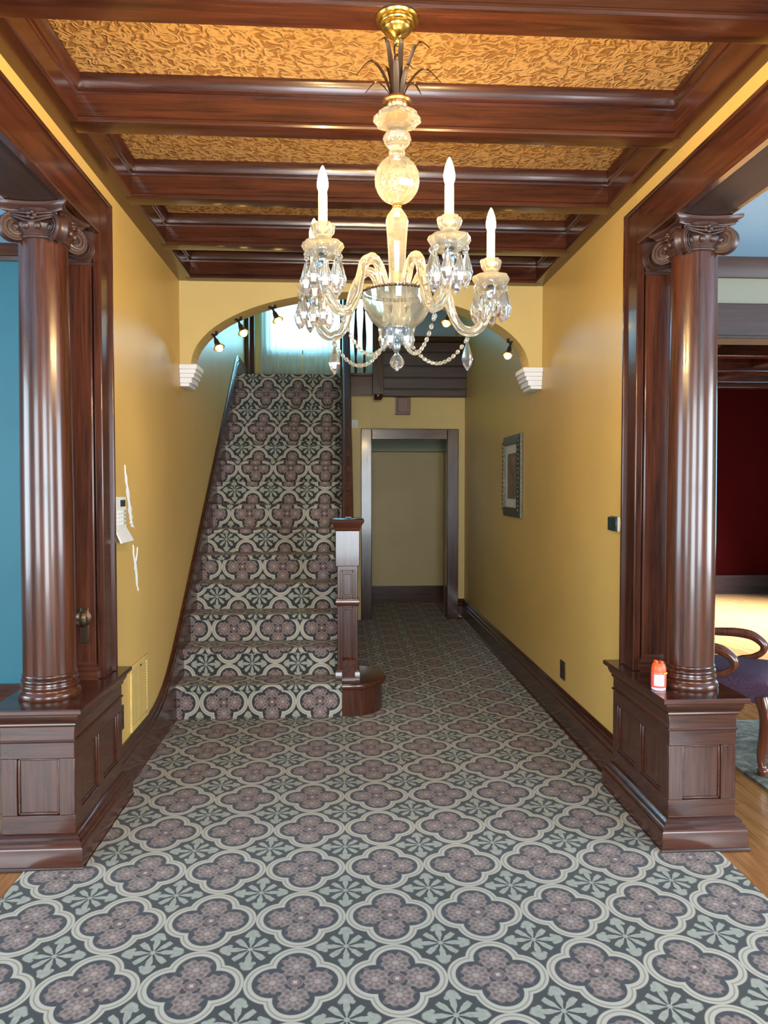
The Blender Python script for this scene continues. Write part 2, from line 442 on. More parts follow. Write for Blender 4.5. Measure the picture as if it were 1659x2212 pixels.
# stair landing, upper hall
B('floor_landing', 'dull_wood_x', None, XL, .10, 7.93, 9.7, 2.50, 2.655, kind='structure'); B('floor_gallery', 'dull_wood_x', None, .10, XR, 8.30, 9.7, 2.52, 2.655, kind='structure')
ww = struct('wall_landing', (0, 9.2, 2.67))
WX0, WX1, WZ0, WZ1 = -.93, .62, 3.13, 4.7
for a in ((XL, WX0, 2.67, 5.3), (WX1, XR, 2.67, 5.3), (WX0, WX1, 2.67, WZ0), (WX0, WX1, WZ1, 5.3)):
    B('wall_surface', 'pale_yellow_paint' if a[0] != WX1 else 'grey_blue_paint', ww, a[0], a[1], 9.2, 9.35, a[2], a[3])
B('wall_surface', 'yellow_paint', wl, -1.295, XL, 8.62, 9.7, 2.5, 5.3)
B('ceiling_stairwell', 'pale_blue_paint', None, -1.3, 1.6, YA0, 9.75, 5.3, 5.4, kind='structure')
win = struct('window_1', (-.15, 9.2, WZ0))
for a in ((WX0, WX0 + .06, WZ0, WZ1), (WX1 - .06, WX1, WZ0, WZ1), (WX0, WX1, WZ0, WZ0 + .06), (WX0, WX1, WZ1 - .06, WZ1), (-.18, -.13, WZ0, WZ1), (WX0, WX1, 3.9, 3.95)):
    B('window_frame', 'wood_z', win, a[0], a[1], 9.24, 9.30, a[2], a[3])
B('window_pane', 'pane', win, WX0, WX1, 9.268, 9.272, WZ0, WZ1)
# curtains: two gathered sheer panels on a rod
def curtain(x0, x1, z0, z1, y, amp, folds, label, ph):
    m = MB(); n = folds * 8; loops = []
    for zi, z in enumerate((z0, z0 + .3, (z0 + z1) / 2, z1)):
        k = [1.0, .9, .8, .55][zi]
        loops.append([(x0 + (x1 - x0) * i / n, y + amp * k * math.sin(2 * PI * folds * i / n + ph + .6 * math.sin(3.1 * i / n * PI)), z) for i in range(n + 1)])
    vs = [p for l in loops for p in l]; fs = []
    for a in range(3):
        for i in range(n):
            fs.append((a * (n + 1) + i, a * (n + 1) + i + 1, (a + 1) * (n + 1) + i + 1, (a + 1) * (n + 1) + i))
    o = m.add(vs, fs).build('sheer_curtain', 'sheer', None, smooth=80, fix=False)
    sd = o.modifiers.new('thickness', 'SOLIDIFY'); sd.thickness = .0015
    tag(o, label, 'curtain', 'landing curtains')
curtain(-.985, -.478, 2.69, 4.75, 9.12, .022, 8, 'sheer white curtain beside the dark post on the stair landing', 0)
curtain(-.465, .66, 2.69, 4.75, 9.10, .022, 15, 'sheer white curtain behind the landing balusters', 1)
rod = MB().tube([(-1.04, 9.11, 4.76), (.72, 9.11, 4.76)], .012).build('curtain_rod', 'brass'); tag(rod, 'brass rod carrying the sheer landing curtains', 'curtain rod')

# dark post and casing at the left end of the landing
t = struct('trim_1', (XL, 8.6, 2.67))
B('landing_casing', 'wood_z', t, XL, XL + .045, 8.45, 8.57, 2.66, 5.2, bevel=.004); B('landing_casing', 'wood_z', t, XL, XL + .075, 8.72, 8.80, 2.66, 5.2, bevel=.004)

# ------------------------------------------------------------------ coffered ceiling
ce = struct('ceiling', (.15, 1.5, ZB))
beams = [-.78, -.04, .70, 1.46, 2.23, 2.955, 3.69, 4.38, 5.045]
def beam_prof(h=.042):
    half = [(h, 2.88), (h + .006, 2.881), (h + .011, 2.888), (h + .011, 2.896), (h + .005, 2.903), (h, 2.906), (h, 2.982), (h + .005, 2.986), (h + .007, 2.994), (h + .004, 3.0),
            (h + .012, 3.004), (h + .016, 3.018), (h + .024, 3.034), (h + .032, 3.042), (h + .032, 3.07)]
    return half
for yb in beams:
    hp = beam_prof(.052 if yb == 2.23 else .04)
    poly = [(yb + o, z) for o, z in hp] + [(yb - o, z) for o, z in reversed(hp)]
    if yb == beams[-1]: poly = [(min(p, YA0 + .002), z) for p, z in poly]
    MB().prism(poly, 0, XL + .06, XR - .04).build('ceiling_beam', 'wood_x', ce, smooth=30)
def side_beam(xw, s):
    hp = beam_prof(.0)
    inner = xw + s * .088
    poly = [(xw, 2.882)] + [(inner + s * o * .8, z + (.002 if z < 2.9 else 0)) for o, z in hp] + [(xw, 3.07)]
    MB().prism(poly, 1, YF, YA0).build('ceiling_beam', 'wood_y', ce, smooth=30)
side_beam(XL, 1); side_beam(XR - .0, -.75)
for a, b in zip([YF] + beams[:-1], beams):
    B('ceiling_panel', 'lincrusta', ce, XL + .05, XR - .03, a, b, 3.052, 3.075)
B('ceiling_slab', 'dark_void', ce, -1.295, 1.595, YF, YA0, 3.08, 3.5)

# ------------------------------------------------------------------ openings: casings, pilasters, columns, pedestals
def opening(s, xw, n):
    # s=+1 right wall, -1 left wall ; outward direction is s
    t = struct('trim_%d' % n, (xw, 3.45, .64))
    def bx(name, mat, a, b, *r, **k):
        x0, x1 = sorted((xw + s * a, xw + s * b)); return B(name, mat, t, x0, x1, *r, **k)
    bx('casing_board', 'wood_z', -.018, .01, 3.39, 3.53, .636, 2.79, bevel=.004)
    bx('casing_board', 'wood_y', -.018, .01, -1.0, 3.39, 2.628, 2.79, bevel=.004)
    bx('back_band', 'wood_z', -.030, .0, 3.515, 3.535, .636, 2.797, bevel=.004); bx('back_band', 'wood_y', -.030, .0, -1.0, 3.515, 2.78, 2.797, bevel=.004)
    bx('edge_bead', 'wood_z', -.022, .014, 3.378, 3.392, .636, 2.64, bevel=.005); bx('edge_bead', 'wood_y', -.022, .014, -1.0, 3.378, 2.618, 2.642, bevel=.005)
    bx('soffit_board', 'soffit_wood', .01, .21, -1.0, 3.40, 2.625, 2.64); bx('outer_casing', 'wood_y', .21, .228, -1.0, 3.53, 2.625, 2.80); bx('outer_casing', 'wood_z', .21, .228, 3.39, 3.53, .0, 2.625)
    bx('jamb_board', 'wood_z', .0, .21, 3.40, 3.46, 0, 2.63)
opening(-1, XL, 2); opening(1, XR, 3)

def spiral_volute(c, ax, R, th, flip, up=Vector((0, 0, 1))):
    """scroll with horizontal axis ax, both faces carved with a spiral"""
    ax = Vector(ax).normalized(); side = up.cross(ax).normalized(); c = Vector(c); m = MB()
    n = 28
    def ring(r, t): return [c + ax * t + side * math.cos(2 * PI * k / n) * r + up * math.sin(2 * PI * k / n) * r for k in range(n)]
    m.loft([ring(R * .12, -th), ring(R * .97, -th), ring(R, -th * .85), ring(R * .88, -th * .35), ring(R * .84, 0), ring(R * .88, th * .35), ring(R, th * .85), ring(R * .97, th), ring(R * .12, th)])
    for e in (-1, 1):
        pts = []; rad = []
        for k in range(64):
            u = k / 63; a = PI / 2 + flip * e * u * 2 * PI * 2.9; r = R * (.86 * (1 - u) ** .9 + .10)
            pts.append(c + ax * e * (th * .98 + .006 * u) + side * math.cos(a) * r + up * math.sin(a) * r); rad.append(.0036 * (1 - .4 * u))
        m.tube(pts, rad, 6)
        m.add(*sph(c + ax * e * (th + .004), R * .16))
    return m
def sph(c, r, n=8, mm=5):
    q = MB().sphere((0, 0, 0), r, n, mm); return [tuple(Vector(p) + c) for p in q.v], q.f

def column(cx, cy, label, groupside):
    zb, zt = .636, 2.692
    t = thing('ionic_column', (cx, cy, zb), label, 'column', 'ionic columns of the side openings')
    # base
    bp = [(0.1186, .0), (0.1215, .006), (0.1220, .016), (0.1186, .026), (0.1118, .030), (0.1089, .034), (0.1084, .040), (0.1118, .044), (0.1137, .050), (0.1118, .056), (0.1069, .058), (0.1059, .066), (0.1098, .069), (0.1113, .075), (0.1089, .081), (0.1050, .083), (0.1059, .089), (0.1079, .094), (0.1050, .10), (0.1025, .102)]
    MB().lathe((cx, cy, zb), [(.01, 0)] + bp + [(.01, .102)], 40).build('column_base', 'wood_x', t, 50)
    H0, H1 = zb + .10, 2.488
    sp = []
    for k in range(17):
        u = k / 16; r = .103 - .0105 * max(0, (u - .25) / .75) ** 1.7
        sp.append((r, H0 + (H1 - H0) * u - zb))
    MB().lathe((cx, cy, zb), [(.01, sp[0][1])] + sp + [(.01, sp[-1][1])], 40).build('shaft', 'wood_z', t, 60)
    cap = MB().lathe((cx, cy, 2.483), [(.05, 0), (.095, .0), (.103, .003), (.105, .007), (.103, .012), (.099, .014), (.102, .02), (.114, .032), (.121, .046), (.122, .055), (.112, .065), (.11, .115), (.05, .115)], 36).build('capital', 'dull_wood_z', t, 50)
    # abacus: square with concave sides and cut corners
    loops = []
    for o, z in ((-.018, 2.586), (-.016, 2.592), (-.008, 2.596), (-.012, 2.600), (.0, 2.606), (.006, 2.611), (.006, 2.622), (-.004, 2.6245)):
        L = []
        for q in range(4):
            a0 = q * PI / 2
            for k in range(9):
                u = -1 + 2 * k / 8; lx = u * .136; ly = -.136 + .036 * (1 - u * u)
                if k in (0, 8): lx *= .97
                lx *= 1 + o / .136; ly = ly - o
                L.append((cx + lx * math.cos(a0) - ly * math.sin(a0), cy + lx * math.sin(a0) + ly * math.cos(a0), z))
        loops.append(L)
    MB().loft(loops).build('abacus', 'dull_wood_x', cap, 40)
    for q in range(4):
        a = PI / 4 + q * PI / 2; dv = Vector((math.cos(a), math.sin(a), 0))
        c = Vector((cx, cy, 2.527)) + dv * .122
        spiral_volute(c, (-dv.y, dv.x, 0), .055, .022, -1).build('volute', 'dull_wood_x', cap, 50)
    for k in range(16):
        a = 2 * PI * (k + .5) / 16
        MB().sphere((cx + .117 * math.cos(a), cy + .117 * math.sin(a), 2.527), .0145, 8, 6, 1.15).build('egg', 'dull_wood_x', cap, 60)
    for q in range(4):
        a0 = q * PI / 2; ca, sa = math.cos(a0), math.sin(a0)
        m = MB()
        for dz, hh in ((0, .0), (-.018, .004), (-.034, .008)):
            pts = [(-.094, -.102, 2.580 + dz * .3), (-.058, -.114, 2.577 + dz * .6), (0, -.116, 2.572 + dz * .9), (.058, -.114, 2.577 + dz * .6), (.094, -.102, 2.580 + dz * .3)]
            m.tube(spline([(cx + x * ca - y * sa, cy + x * sa + y * ca, z) for x, y, z in pts], 5), .0055, 6)
        m.build('canalis', 'dull_wood_x', cap, 60)
        m = MB(); x, y = 0, -.118
        for k in range(5):
            b = 2 * PI * k / 5; m.add(*sph(Vector((cx + (x + .013 * math.cos(b)) * ca - y * sa, cy + (x + .013 * math.cos(b)) * sa + y * ca, 2.566 + .012 * math.sin(b))), .009))
        m.build('rosette', 'dull_wood_x', cap, 60)
    return t
column(-1.212, 3.13, 'dark mahogany ionic column in front of the teal room', 'l')
column(1.511, 3.13, 'dark mahogany ionic column beside the orange spray can', 'r')

def pilaster(s, xw, label):
    x0, x1 = sorted((xw + s * .018, xw + s * .20)); xm = (x0 + x1) / 2
    t = thing('pilaster', (xm, 3.37, .636), label, 'pilaster', 'pilasters of the side openings')
    B('shaft', 'wood_z', t, x0, x1, 3.372, 3.415, .636, 2.48, bevel=.006)
    MB().rect(x0, x1, 3.372, 3.415, [(0, .636), (.010, .636), (.012, .66), (.006, .672), (.010, .684), (.004, .70), (0, .715)]).build('pilaster_base', 'wood_x', t, 40)
    cap = MB().rect(x0, x1, 3.372, 3.415, [(0, 2.475), (.006, 2.478), (.006, 2.488), (0, 2.492), (.004, 2.505), (.014, 2.53), (.008, 2.575), (.008, 2.585), (.014, 2.60), (.016, 2.624), (0, 2.624)]).build('capital', 'dull_wood_x', t, 40)
    for e in (-1, 1):
        xv = xm + e * .058
        spiral_volute((xv, 3.352, 2.545), (0, 1, 0), .054, .020, e).build('volute', 'dull_wood_x', cap, 50)
    for k in range(4):
        MB().sphere((xm - .024 + .016 * k, 3.356, 2.528), .009, 8, 6, 1.2).build('egg', 'dull_wood_x', cap, 60)
pilaster(-1, XL, 'flat mahogany pilaster behind the column of the teal room')
pilaster(1, XR, 'flat mahogany pilaster behind the column with the spray can')

def pedestal(s, xin, label):
    """xin = inner face ; body goes outwards by .285"""
    x0, x1 = sorted((xin, xin + s * .285)); y0, y1 = 2.95, 3.58
    t = thing('pedestal', ((x0 + x1) / 2, (y0 + y1) / 2, 0), label, 'pedestal', 'column pedestals')
    r = .014
    B('core', 'wood_z', t, x0 + r, x1 - r, y0 + r, y1 - .002, .10, .57)
    def frame_face(face):
        # piece helper: u along the face, d depth inwards
        def pc(name, mat, u0, u1, z0, z1, d0=0, d1=r, bev=.002):
            if face == 'f': B(name, mat, t, u0, u1, y0 + d0, y0 + d1, z0, z1, bevel=bev)
            else:
                xf = xin if face == 'i' else xin + s * .285; sg = s if face == 'i' else -s
                a, b = sorted((xf + sg * d0, xf + sg * d1)); B(name, mat, t, a, b, u0, u1, z0, z1, bevel=bev)
        u0, u1 = (x0, x1) if face == 'f' else (y0 + r, y1)
        st = .062; zb0, zb1, zt0, zt1 = .13, .205, .432, .565
        lines = [u0, u1] if face == 'f' else [u0, (u0 + u1) / 2, u1]
        k = len(lines) - 1
        pc('rail', 'wood_y' if face != 'f' else 'wood_x', u0, u1, zb0, zb1); pc('rail', 'wood_y' if face != 'f' else 'wood_x', u0, u1, zt0, zt1)
        for i, u in enumerate(lines):
            a = u0 if i == 0 else (u - st if i == k else u - st / 2); b = a + st
            pc('stile', 'wood_z', a, b, zb1, zt0)
        for i in range(k):
            a = lines[i] + (st if i == 0 else st / 2); b = lines[i + 1] - (st if i == k - 1 else st / 2)
            pc('panel', 'wood_z', a, b, zb1, zt0, r - .002, r + .003, 0)
            # panel moulding, four mitred slips
            for (ua, ub, za, zc) in ((a, b, zb1, zb1 + .010), (a, b, zt0 - .010, zt0), (a, a + .010, zb1, zt0), (b - .010, b, zb1, zt0)):
                pc('panel_bead', 'wood_x', ua, ub, za, zc, .006, r, .003)
    for fc in 'fio': frame_face(fc)
    MB().rect(x0, x1, y0, y1, [(-.02, .492), (.003, .494), (.007, .500), (.003, .506), (-.02, .508)]).build('frieze_bead', 'wood_x', t, 40)
    MB().rect(x0, x1, y0, y1, [(-.02, .556), (.004, .558), (.008, .566), (.007, .572), (.014, .580), (.020, .594), (.022, .606), (.022, .612), (.036, .613), (.039, .618), (.039, .630), (.036, .635), (-.02, .636)]).build('cap', 'wood_x', t, 30)
    MB().rect(x0, x1, y0, y1, [(.038, .0), (.038, .083), (.034, .090), (.030, .093), (.030, .104), (.024, .108), (.020, .113), (.020, .122), (.012, .128), (.004, .133), (-.01, .134)]).build('base_moulding', 'wood_x', t, 30)
    B('shoe_strip', 'dull_wood_x', t, x0 - .046, x1 + .046, y0 - .046, y0 - .030, 0, .018, bevel=.006)
pedestal(1, 1.346, 'panelled mahogany pedestal with the orange spray can on its cap')
pedestal(-1, -1.053, 'panelled mahogany pedestal beside the wall vent')

# ------------------------------------------------------------------ baseboards
def bb_prof(xw, s, h=.235):
    return [(xw, 0), (xw - s * .034, 0), (xw - s * .034, .016), (xw - s * .026, .026), (xw - s * .024, .150), (xw - s * .018, .158), (xw - s * .022, .166), (xw - s * .022, .190), (xw - s * .014, .200), (xw - s * .016, .212), (xw - s * .010, .228), (xw - s * .006, h), (xw, h)]
MB().prism(bb_prof(XR, 1), 1, 3.58, YBK).build('baseboard_right', 'wood_y', None, 30, kind='structure')
MB().prism([(YBK - (XR - x), z) for x, z in bb_prof(XR, 1)], 0, 1.312, XR - .005).build('baseboard_back', 'wood_x', None, 30, kind='structure')
B('baseboard_closet', 'wood_x', None, .33, 1.315, 9.505, 9.53, 0, .222, kind='structure')
# left: runs level, then sweeps up along the stair as the skirt board
NOSE = lambda k: (4.75 + (k - 1) * .2328, .0394 + .1882 * k)
NS = 14
SL = .1882 / .2328
def nose_z(y): return NOSE(1)[1] + (y - NOSE(1)[0]) * SL
ysk = [3.58, 4.0, 4.15, 4.28, 4.40, 4.50, 4.60, 4.70, 4.82, 4.96, 5.12, 5.4, 6.0, 6.6, 7.2, 7.70, 7.84, 7.94, 8.02, 8.1, 8.44]
def sk_top(y):
    a = nose_z(y) + .195; fl0 = .228; top = 2.675 + .20
    z = fl0 if y < 4.2 else fl0 + .5 * ((a - fl0) + math.sqrt((a - fl0) ** 2 + .03)) - .5 * (math.sqrt((nose_z(4.2) + .195 - fl0) ** 2 + .03) + (nose_z(4.2) + .195 - fl0)) * math.exp(-(y - 4.2) * 4)
    return min(z, top + .01 * 0) if y < 7.9 else min(z, top)
def sweep_board(name, prof):   # prof(y) -> list of (x,z)
    return MB().loft([[(x, y, z) for x, z in prof(y)] for y in ysk]).build(name, 'wood_y', None, 30, kind='structure')
def skp(y):
    h = sk_top(y); lo = 0 if y < 4.8 else max(0, nose_z(y) - .55)
    return [(XL, lo), (XL + .030, lo), (XL + .030, lo + .01), (XL + .024, lo + .02), (XL + .024, h - .075), (XL + .018, h - .070), (XL + .022, h - .062), (XL + .022, h - .036), (XL + .014, h - .028), (XL + .014, h - .010), (XL + .008, h), (XL, h)]
sweep_board('baseboard_left', skp)

# ------------------------------------------------------------------ staircase
st = thing('staircase', (-.5, 4.75, 0), 'long straight staircase with dark wood newel and closed string', 'staircase')
SX0, SX1 = XL + .024, .0
for k in range(1, NS + 1):
    yk, zk = NOSE(k); y2 = NOSE(k + 1)[0] + .035 if k < NS else 7.9
    B('step', 'dull_wood_x', st, SX0, SX1, yk + .045, y2 + .03, max(0, zk - .45), zk - .012)
# closed string and spandrel on the passage side
ya, yb = 4.83, 7.79
pts = [(ya, 0), (ya, nose_z(ya) + .07), (yb, nose_z(yb) + .07), (yb, nose_z(yb) - .32), (5.35, 0.0)]
MB().prism(pts, 0, .0, .085).build('string_board', 'wood_y', st, 30)
MB().prism([(5.30, 0), (yb, nose_z(yb) - .30), (yb + .5, nose_z(yb) - .30), (YBK, 0)], 0, .02, .095).build('spandrel_panel', 'wood_y', st, 30)
def rail_z(y): return nose_z(y) + .86
rp = [(-.032, -.03), (-.036, -.01), (-.030, .012), (-.018, .026), (.018, .026), (.030, .012), (.036, -.01), (.032, -.03)]
MB().loft([[(.045 + x, y, rail_z(y) + z) for x, z in rp] for y in (4.98, 7.795)]).build('handrail', 'wood_y', st, 40)
bal = MB(); bal.box(-.014, .014, -.014, .014, 0, .80)
bm = bal.build('baluster', 'wood_z', st)
first = True
for i in range(24):
    y = 5.08 + i * .1164
    if y > 7.78: break
    if first: o = bm; first = False
    else:
        o = bm.copy(); S.collection.objects.link(o); o.parent = st
    o.location = (.045, y, nose_z(y) + .055)
# curtail step
cs = []
for k in range(25):
    a = -PI / 2 + PI * k / 24
    cs.append((.05 + .235 * math.cos(a) ** .9 if math.cos(a) > 0 else .05, 5.01 + .245 * math.sin(a)))
cs = [(0.0, 4.765)] + cs + [(0.0, 5.255)]
Z1 = NOSE(1)[1]
def grow(p, o):
    c = Vector((.05, 5.01)); return [(x if x < .001 else x + o * (x - .05) / .24, y + o * (y - 5.01) / .245) for x, y in p]
def lp(o, z): return [(x, y, z) for x, y in grow(cs, o)]
MB().loft([lp(-.012, 0), lp(-.012, Z1 - .045)]).build('curtail_riser', 'wood_z', st, 50)
MB().loft([lp(-.012, Z1 - .046), lp(.006, Z1 - .044), lp(.014, Z1 - .034), lp(.014, Z1 - .012), lp(.006, Z1 - .002), lp(-.004, Z1)]).build('curtail_tread', 'wood_x', st, 40)
# newel
nw = B('newel_post', 'wood_z', st, -.030, .105, 4.855, 4.99, Z1 - .001, 1.215, bevel=.004)
nx0, nx1, ny0, ny1 = -.030, .105, 4.855, 4.99
B('newel_die', 'wood_z', nw, nx0 - .012, nx1 + .012, ny0 - .012, ny1 + .012, .98, 1.215, bevel=.004)
MB().rect(nx0, nx1, ny0, ny1, [(.012, 1.215), (.016, 1.217), (.018, 1.225), (.014, 1.232), (.022, 1.240), (.030, 1.256), (.040, 1.268), (.042, 1.284), (.036, 1.290), (.0, 1.296)]).build('newel_cap', 'wood_x', nw, 40)
for z0, z1 in ((.30, .72), (.765, .955)):
    for (a, b, c, d) in ((nx0 + .018, nx0 + .034, z0, z1), (nx1 - .034, nx1 - .018, z0, z1), (nx0 + .034, nx1 - .034, z0, z0 + .014), (nx0 + .034, nx1 - .034, z1 - .014, z1)):
        B('newel_bead', 'wood_z', nw, a, b, ny0 - .007, ny0 + .001, c, d, bevel=.003)
    B('newel_panel', 'wood_z', nw, nx0 + .042, nx1 - .042, ny0 - .005, ny0 + .001, z0 + .025, z1 - .025, bevel=.003)
MB().rect(nx0, nx1, ny0, ny1, [(.0, .715), (.008, .725), (.010, .745), (.006, .76), (0, .77)]).build('newel_band', 'wood_x', nw, 40)
MB().rect(nx0, nx1, ny0, ny1, [(.012, Z1), (.012, Z1 + .05), (.006, Z1 + .06), (0, Z1 + .07)]).build('newel_foot', 'wood_x', nw, 40)
# upper newel, landing balustrade
up = thing('landing_balustrade', (.2, 8.05, 2.45), 'dark turned balustrade and posts at the head of the stairs', 'balustrade')
B('post', 'wood_z', up, -.015, .085, 7.80, 7.90, 2.45, 3.95, bevel=.004)
p2 = B('post', 'wood_z', up, .335, .455, 8.02, 8.14, 2.50, 3.95, bevel=.004)
MB().lathe((.395, 8.08, 2.44), [(.01, 0), (.035, .004), (.045, .02), (.055, .04), (.055, .06)], 20).build('post_drop', 'wood_z', p2, 40)
B('fascia', 'wood_x', up, .085, .335, 8.06, 8.12, 2.50, 2.70, bevel=.003); B('bottom_rail', 'wood_x', up, .085, .335, 8.05, 8.13, 2.70, 2.735, bevel=.006); B('top_rail', 'wood_x', up, .0, .46, 8.04, 8.14, 3.60, 3.66, bevel=.01)
for x in (.155, .248):
    MB().lathe((x, 8.09, 2.735), [(.014, 0), (.016, .06), (.011, .09), (.017, .11), (.010, .15), (.022, .30), (.024, .40), (.014, .58), (.010, .66), (.016, .69), (.010, .72), (.014, .78), (.014, .866)], 12).build('baluster', 'wood_z', up, 50)
ws = thing('wainscot', (.92, 8.2, 2.5), 'dark horizontal wood panelling above the passage doorway', 'panelling')
B('backing', 'dull_wood_x', ws, .455, XR, 8.22, 8.29, 2.50, 3.16)
for z0, z1 in ((2.50, 2.575), (2.585, 2.70), (2.71, 2.83), (2.84, 2.98), (2.99, 3.10)):
    B('board', 'dull_wood_x', ws, .455, XR, 8.195, 8.225, z0, z1, bevel=.006)
B('cap_rail', 'wood_x', ws, .455, XR, 8.17, 8.30, 3.10, 3.16, bevel=.008)
B('wall_upper', 'grey_blue_paint', None, .46, XR, 9.0, 9.08, 2.67, 5.3, kind='structure')

# ------------------------------------------------------------------ carpets (flat pattern lives in the UV map, metres)
def carpet_sheet(name, quads, label, cat, th=.007):
    me = bpy.data.meshes.new(name); vs = []; fs = []; uv = []
    for pts, uvs in quads:
        k = len(vs); vs += pts; fs.append(tuple(range(k, k + len(pts)))); uv += uvs
    me.from_pydata(vs, [], fs); lay = me.uv_layers.new(name='UVMap')
    for i, u in enumerate(uv): lay.data[i].uv = u
    me.materials.append(MATS['carpet']); me.validate()
    o = link(name, me, (0, 0, 0)); tag(o, label, cat)
    return o
def flatq(x0, x1, y0, y1, z=.008):
    return ([(x0, y0, z), (x1, y0, z), (x1, y1, z), (x0, y1, z)], [(x0, y0), (x1, y0), (x1, y1), (x0, y1)])
def flat_box(x0, x1, y0, y1, z=.008):
    q = [flatq(x0, x1, y0, y1, z)]
    for a, b in (((x0, y0), (x1, y0)), ((x1, y0), (x1, y1)), ((x1, y1), (x0, y1)), ((x0, y1), (x0, y0))):
        q.append(([(*a, -.0), (*b, -.0), (*b, z), (*a, z)], [a, b, b, a]))
    return q
quads = flat_box(-1.236, 1.541, YF + .02, 2.902) + flat_box(-1.012, 1.305, 2.902, 3.62) + flat_box(XL + .03, XR - .032, 3.62, 4.786) + flat_box(.0, XR - .032, 4.786, YBK - .032) + flat_box(.338, 1.183, YBK - .032, 9.505)
carpet_sheet('hall_carpet', quads, 'patterned hall carpet of dark quatrefoils in cream straps', 'carpet')
# stair carpet: follows risers, nosings and treads
prof = []
for k in range(1, NS + 1):
    yk, zk = NOSE(k); z0 = NOSE(k - 1)[1] if k > 1 else .006
    rr = .032
    prof += [(yk + rr, z0), (yk + rr, zk - .040), (yk + .006, zk - .036), (yk - .001, zk - .024), (yk + .001, zk - .010), (yk + .010, zk - .001), (yk + .022, zk)]
prof.append((7.93, NOSE(NS)[1])); prof.append((9.18, NOSE(NS)[1]))
quads = []; arc = prof[0][0] - .0
cum = [0]
for a, b in zip(prof[:-1], prof[1:]): cum.append(cum[-1] + math.hypot(b[0] - a[0], b[1] - a[1]))
per = cum[7] - cum[0]; fac = .494 / ((cum[7 * 6] - cum[7]) / 5)
base = 2.196 + 8 * .334 - .105 * fac
for i in range(len(prof) - 1):
    (y0, z0), (y1, z1) = prof[i], prof[i + 1]; x0, x1 = SX0, .0
    v0, v1 = base + cum[i] * fac, base + cum[i + 1] * fac
    quads.append(([(x0, y0, z0), (x1, y0, z0), (x1, y1, z1), (x0, y1, z1)], [(x0, v0), (x1, v0), (x1, v1), (x0, v1)]))
sc = carpet_sheet('stair_carpet', quads, 'patterned carpet wrapped over the staircase steps', 'carpet')
sd = sc.modifiers.new('thickness', 'SOLIDIFY'); sd.thickness = .009; sd.offset = -1

# ------------------------------------------------------------------ left parlour and right rooms
lw = struct('wall_parlour', (-3.3, 5, 0))
B('wall_surface', 'teal_paint', lw, -5.5, -1.296, 5.0, 5.12, 0, 3.20); B('wall_surface', 'teal_paint', lw, -5.62, -5.5, 2.9, 5.12, 0, 3.2); B('wall_surface', 'teal_paint', lw, -5.62, -5.5, YF, .3, 0, 3.2)
B('wall_surface', 'teal_paint', lw, -5.62, -5.5, .3, 2.9, 0, .6); B('wall_surface', 'teal_paint', lw, -5.62, -5.5, .3, 2.9, 2.6, 3.2)
B('wall_surface', 'teal_paint', lw, -1.31, -1.296, 3.53, 5.0, 0, 3.2)
B('baseboard_parlour', 'wood_x', None, -5.5, -1.31, 4.97, 5.0, 0, .20, kind='structure')
MB().prism([(5.0, 2.965), (4.97, 2.965), (4.965, 2.99), (4.978, 3.0), (4.965, 3.03), (4.945, 3.055), (4.945, 3.068), (5.0, 3.068)], 0, -5.5, -1.31).build('trim_4', 'wood_x', None, 30, kind='structure')
B('ceiling_parlour', 'pale_blue_paint', None, -5.62, -1.296, YF, 5.12, 3.068, 3.3, kind='structure')
rw = struct('wall_sitting', (3.5, 4.83, 0))
OX0, OX1 = 1.95, 4.3
for a in ((1.595, OX0, 0, 3.05), (OX1, 6.5, 0, 3.05), (OX0, OX1, 2.50, 3.05)):
    B('wall_surface', 'cream_paint', rw, a[0], a[1], 4.83, 4.97, a[2], a[3])
B('wall_surface', 'cream_paint', rw, 1.596, 1.61, 3.53, 4.83, 0, 3.0)
for a in ((YF, 0.0, 0, 3.1), (2.4, 5, 0, 3.1), (0, 2.4, 0, .6), (0, 2.4, 2.6, 3.1)):
    B('wall_surface', 'cream_paint', rw, 6.02, 6.14, a[0], a[1], a[2], a[3])
tr = struct('trim_5', (3.1, 4.8, 2.5))
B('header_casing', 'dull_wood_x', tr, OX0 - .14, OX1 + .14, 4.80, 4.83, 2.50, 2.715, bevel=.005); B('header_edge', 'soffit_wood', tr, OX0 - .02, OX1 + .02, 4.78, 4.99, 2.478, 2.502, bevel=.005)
B('side_casing', 'dull_wood_z', tr, OX0 - .14, OX0, 4.80, 4.83, 0, 2.5, bevel=.005); B('side_casing', 'dull_wood_z', tr, OX1, OX1 + .14, 4.80, 4.83, 0, 2.5, bevel=.005)
MB().prism([(4.83, 2.885), (4.80, 2.885), (4.795, 2.91), (4.78, 2.95), (4.75, 2.99), (4.75, 3.005), (4.83, 3.005)], 0, 1.61, 6.0).build('crown_moulding', 'dull_wood_x', tr, 30)
B('ceiling_sitting', 'pale_blue_paint', None, 1.596, 6.14, YF, 4.97, 3.005, 3.2, kind='structure')
rr = struct('wall_red', (4, 10.1, 0))
B('wall_surface', 'red_paint', rr, 1.6, 6.6, 10.10, 10.2, 0, 3.2); B('wall_surface', 'red_paint', rr, 1.596, 1.63, 4.97, 10.1, 0, 3.2)
B('wall_surface', 'red_paint', rr, 6.5, 6.6, 4.97, 10.1, 0, .7); B('wall_surface', 'red_paint', rr, 6.5, 6.6, 4.97, 6.6, .7, 3.2); B('wall_surface', 'red_paint', rr, 6.5, 6.6, 9.4, 10.1, .7, 3.2); B('wall_surface', 'red_paint', rr, 6.5, 6.6, 6.6, 9.4, 2.75, 3.2)
B('baseboard_red', 'dull_wood_x', None, 1.72, 6.5, 10.06, 10.10, 0, .26, kind='structure')
rc = struct('ceiling_red', (4, 7.5, 2.9))
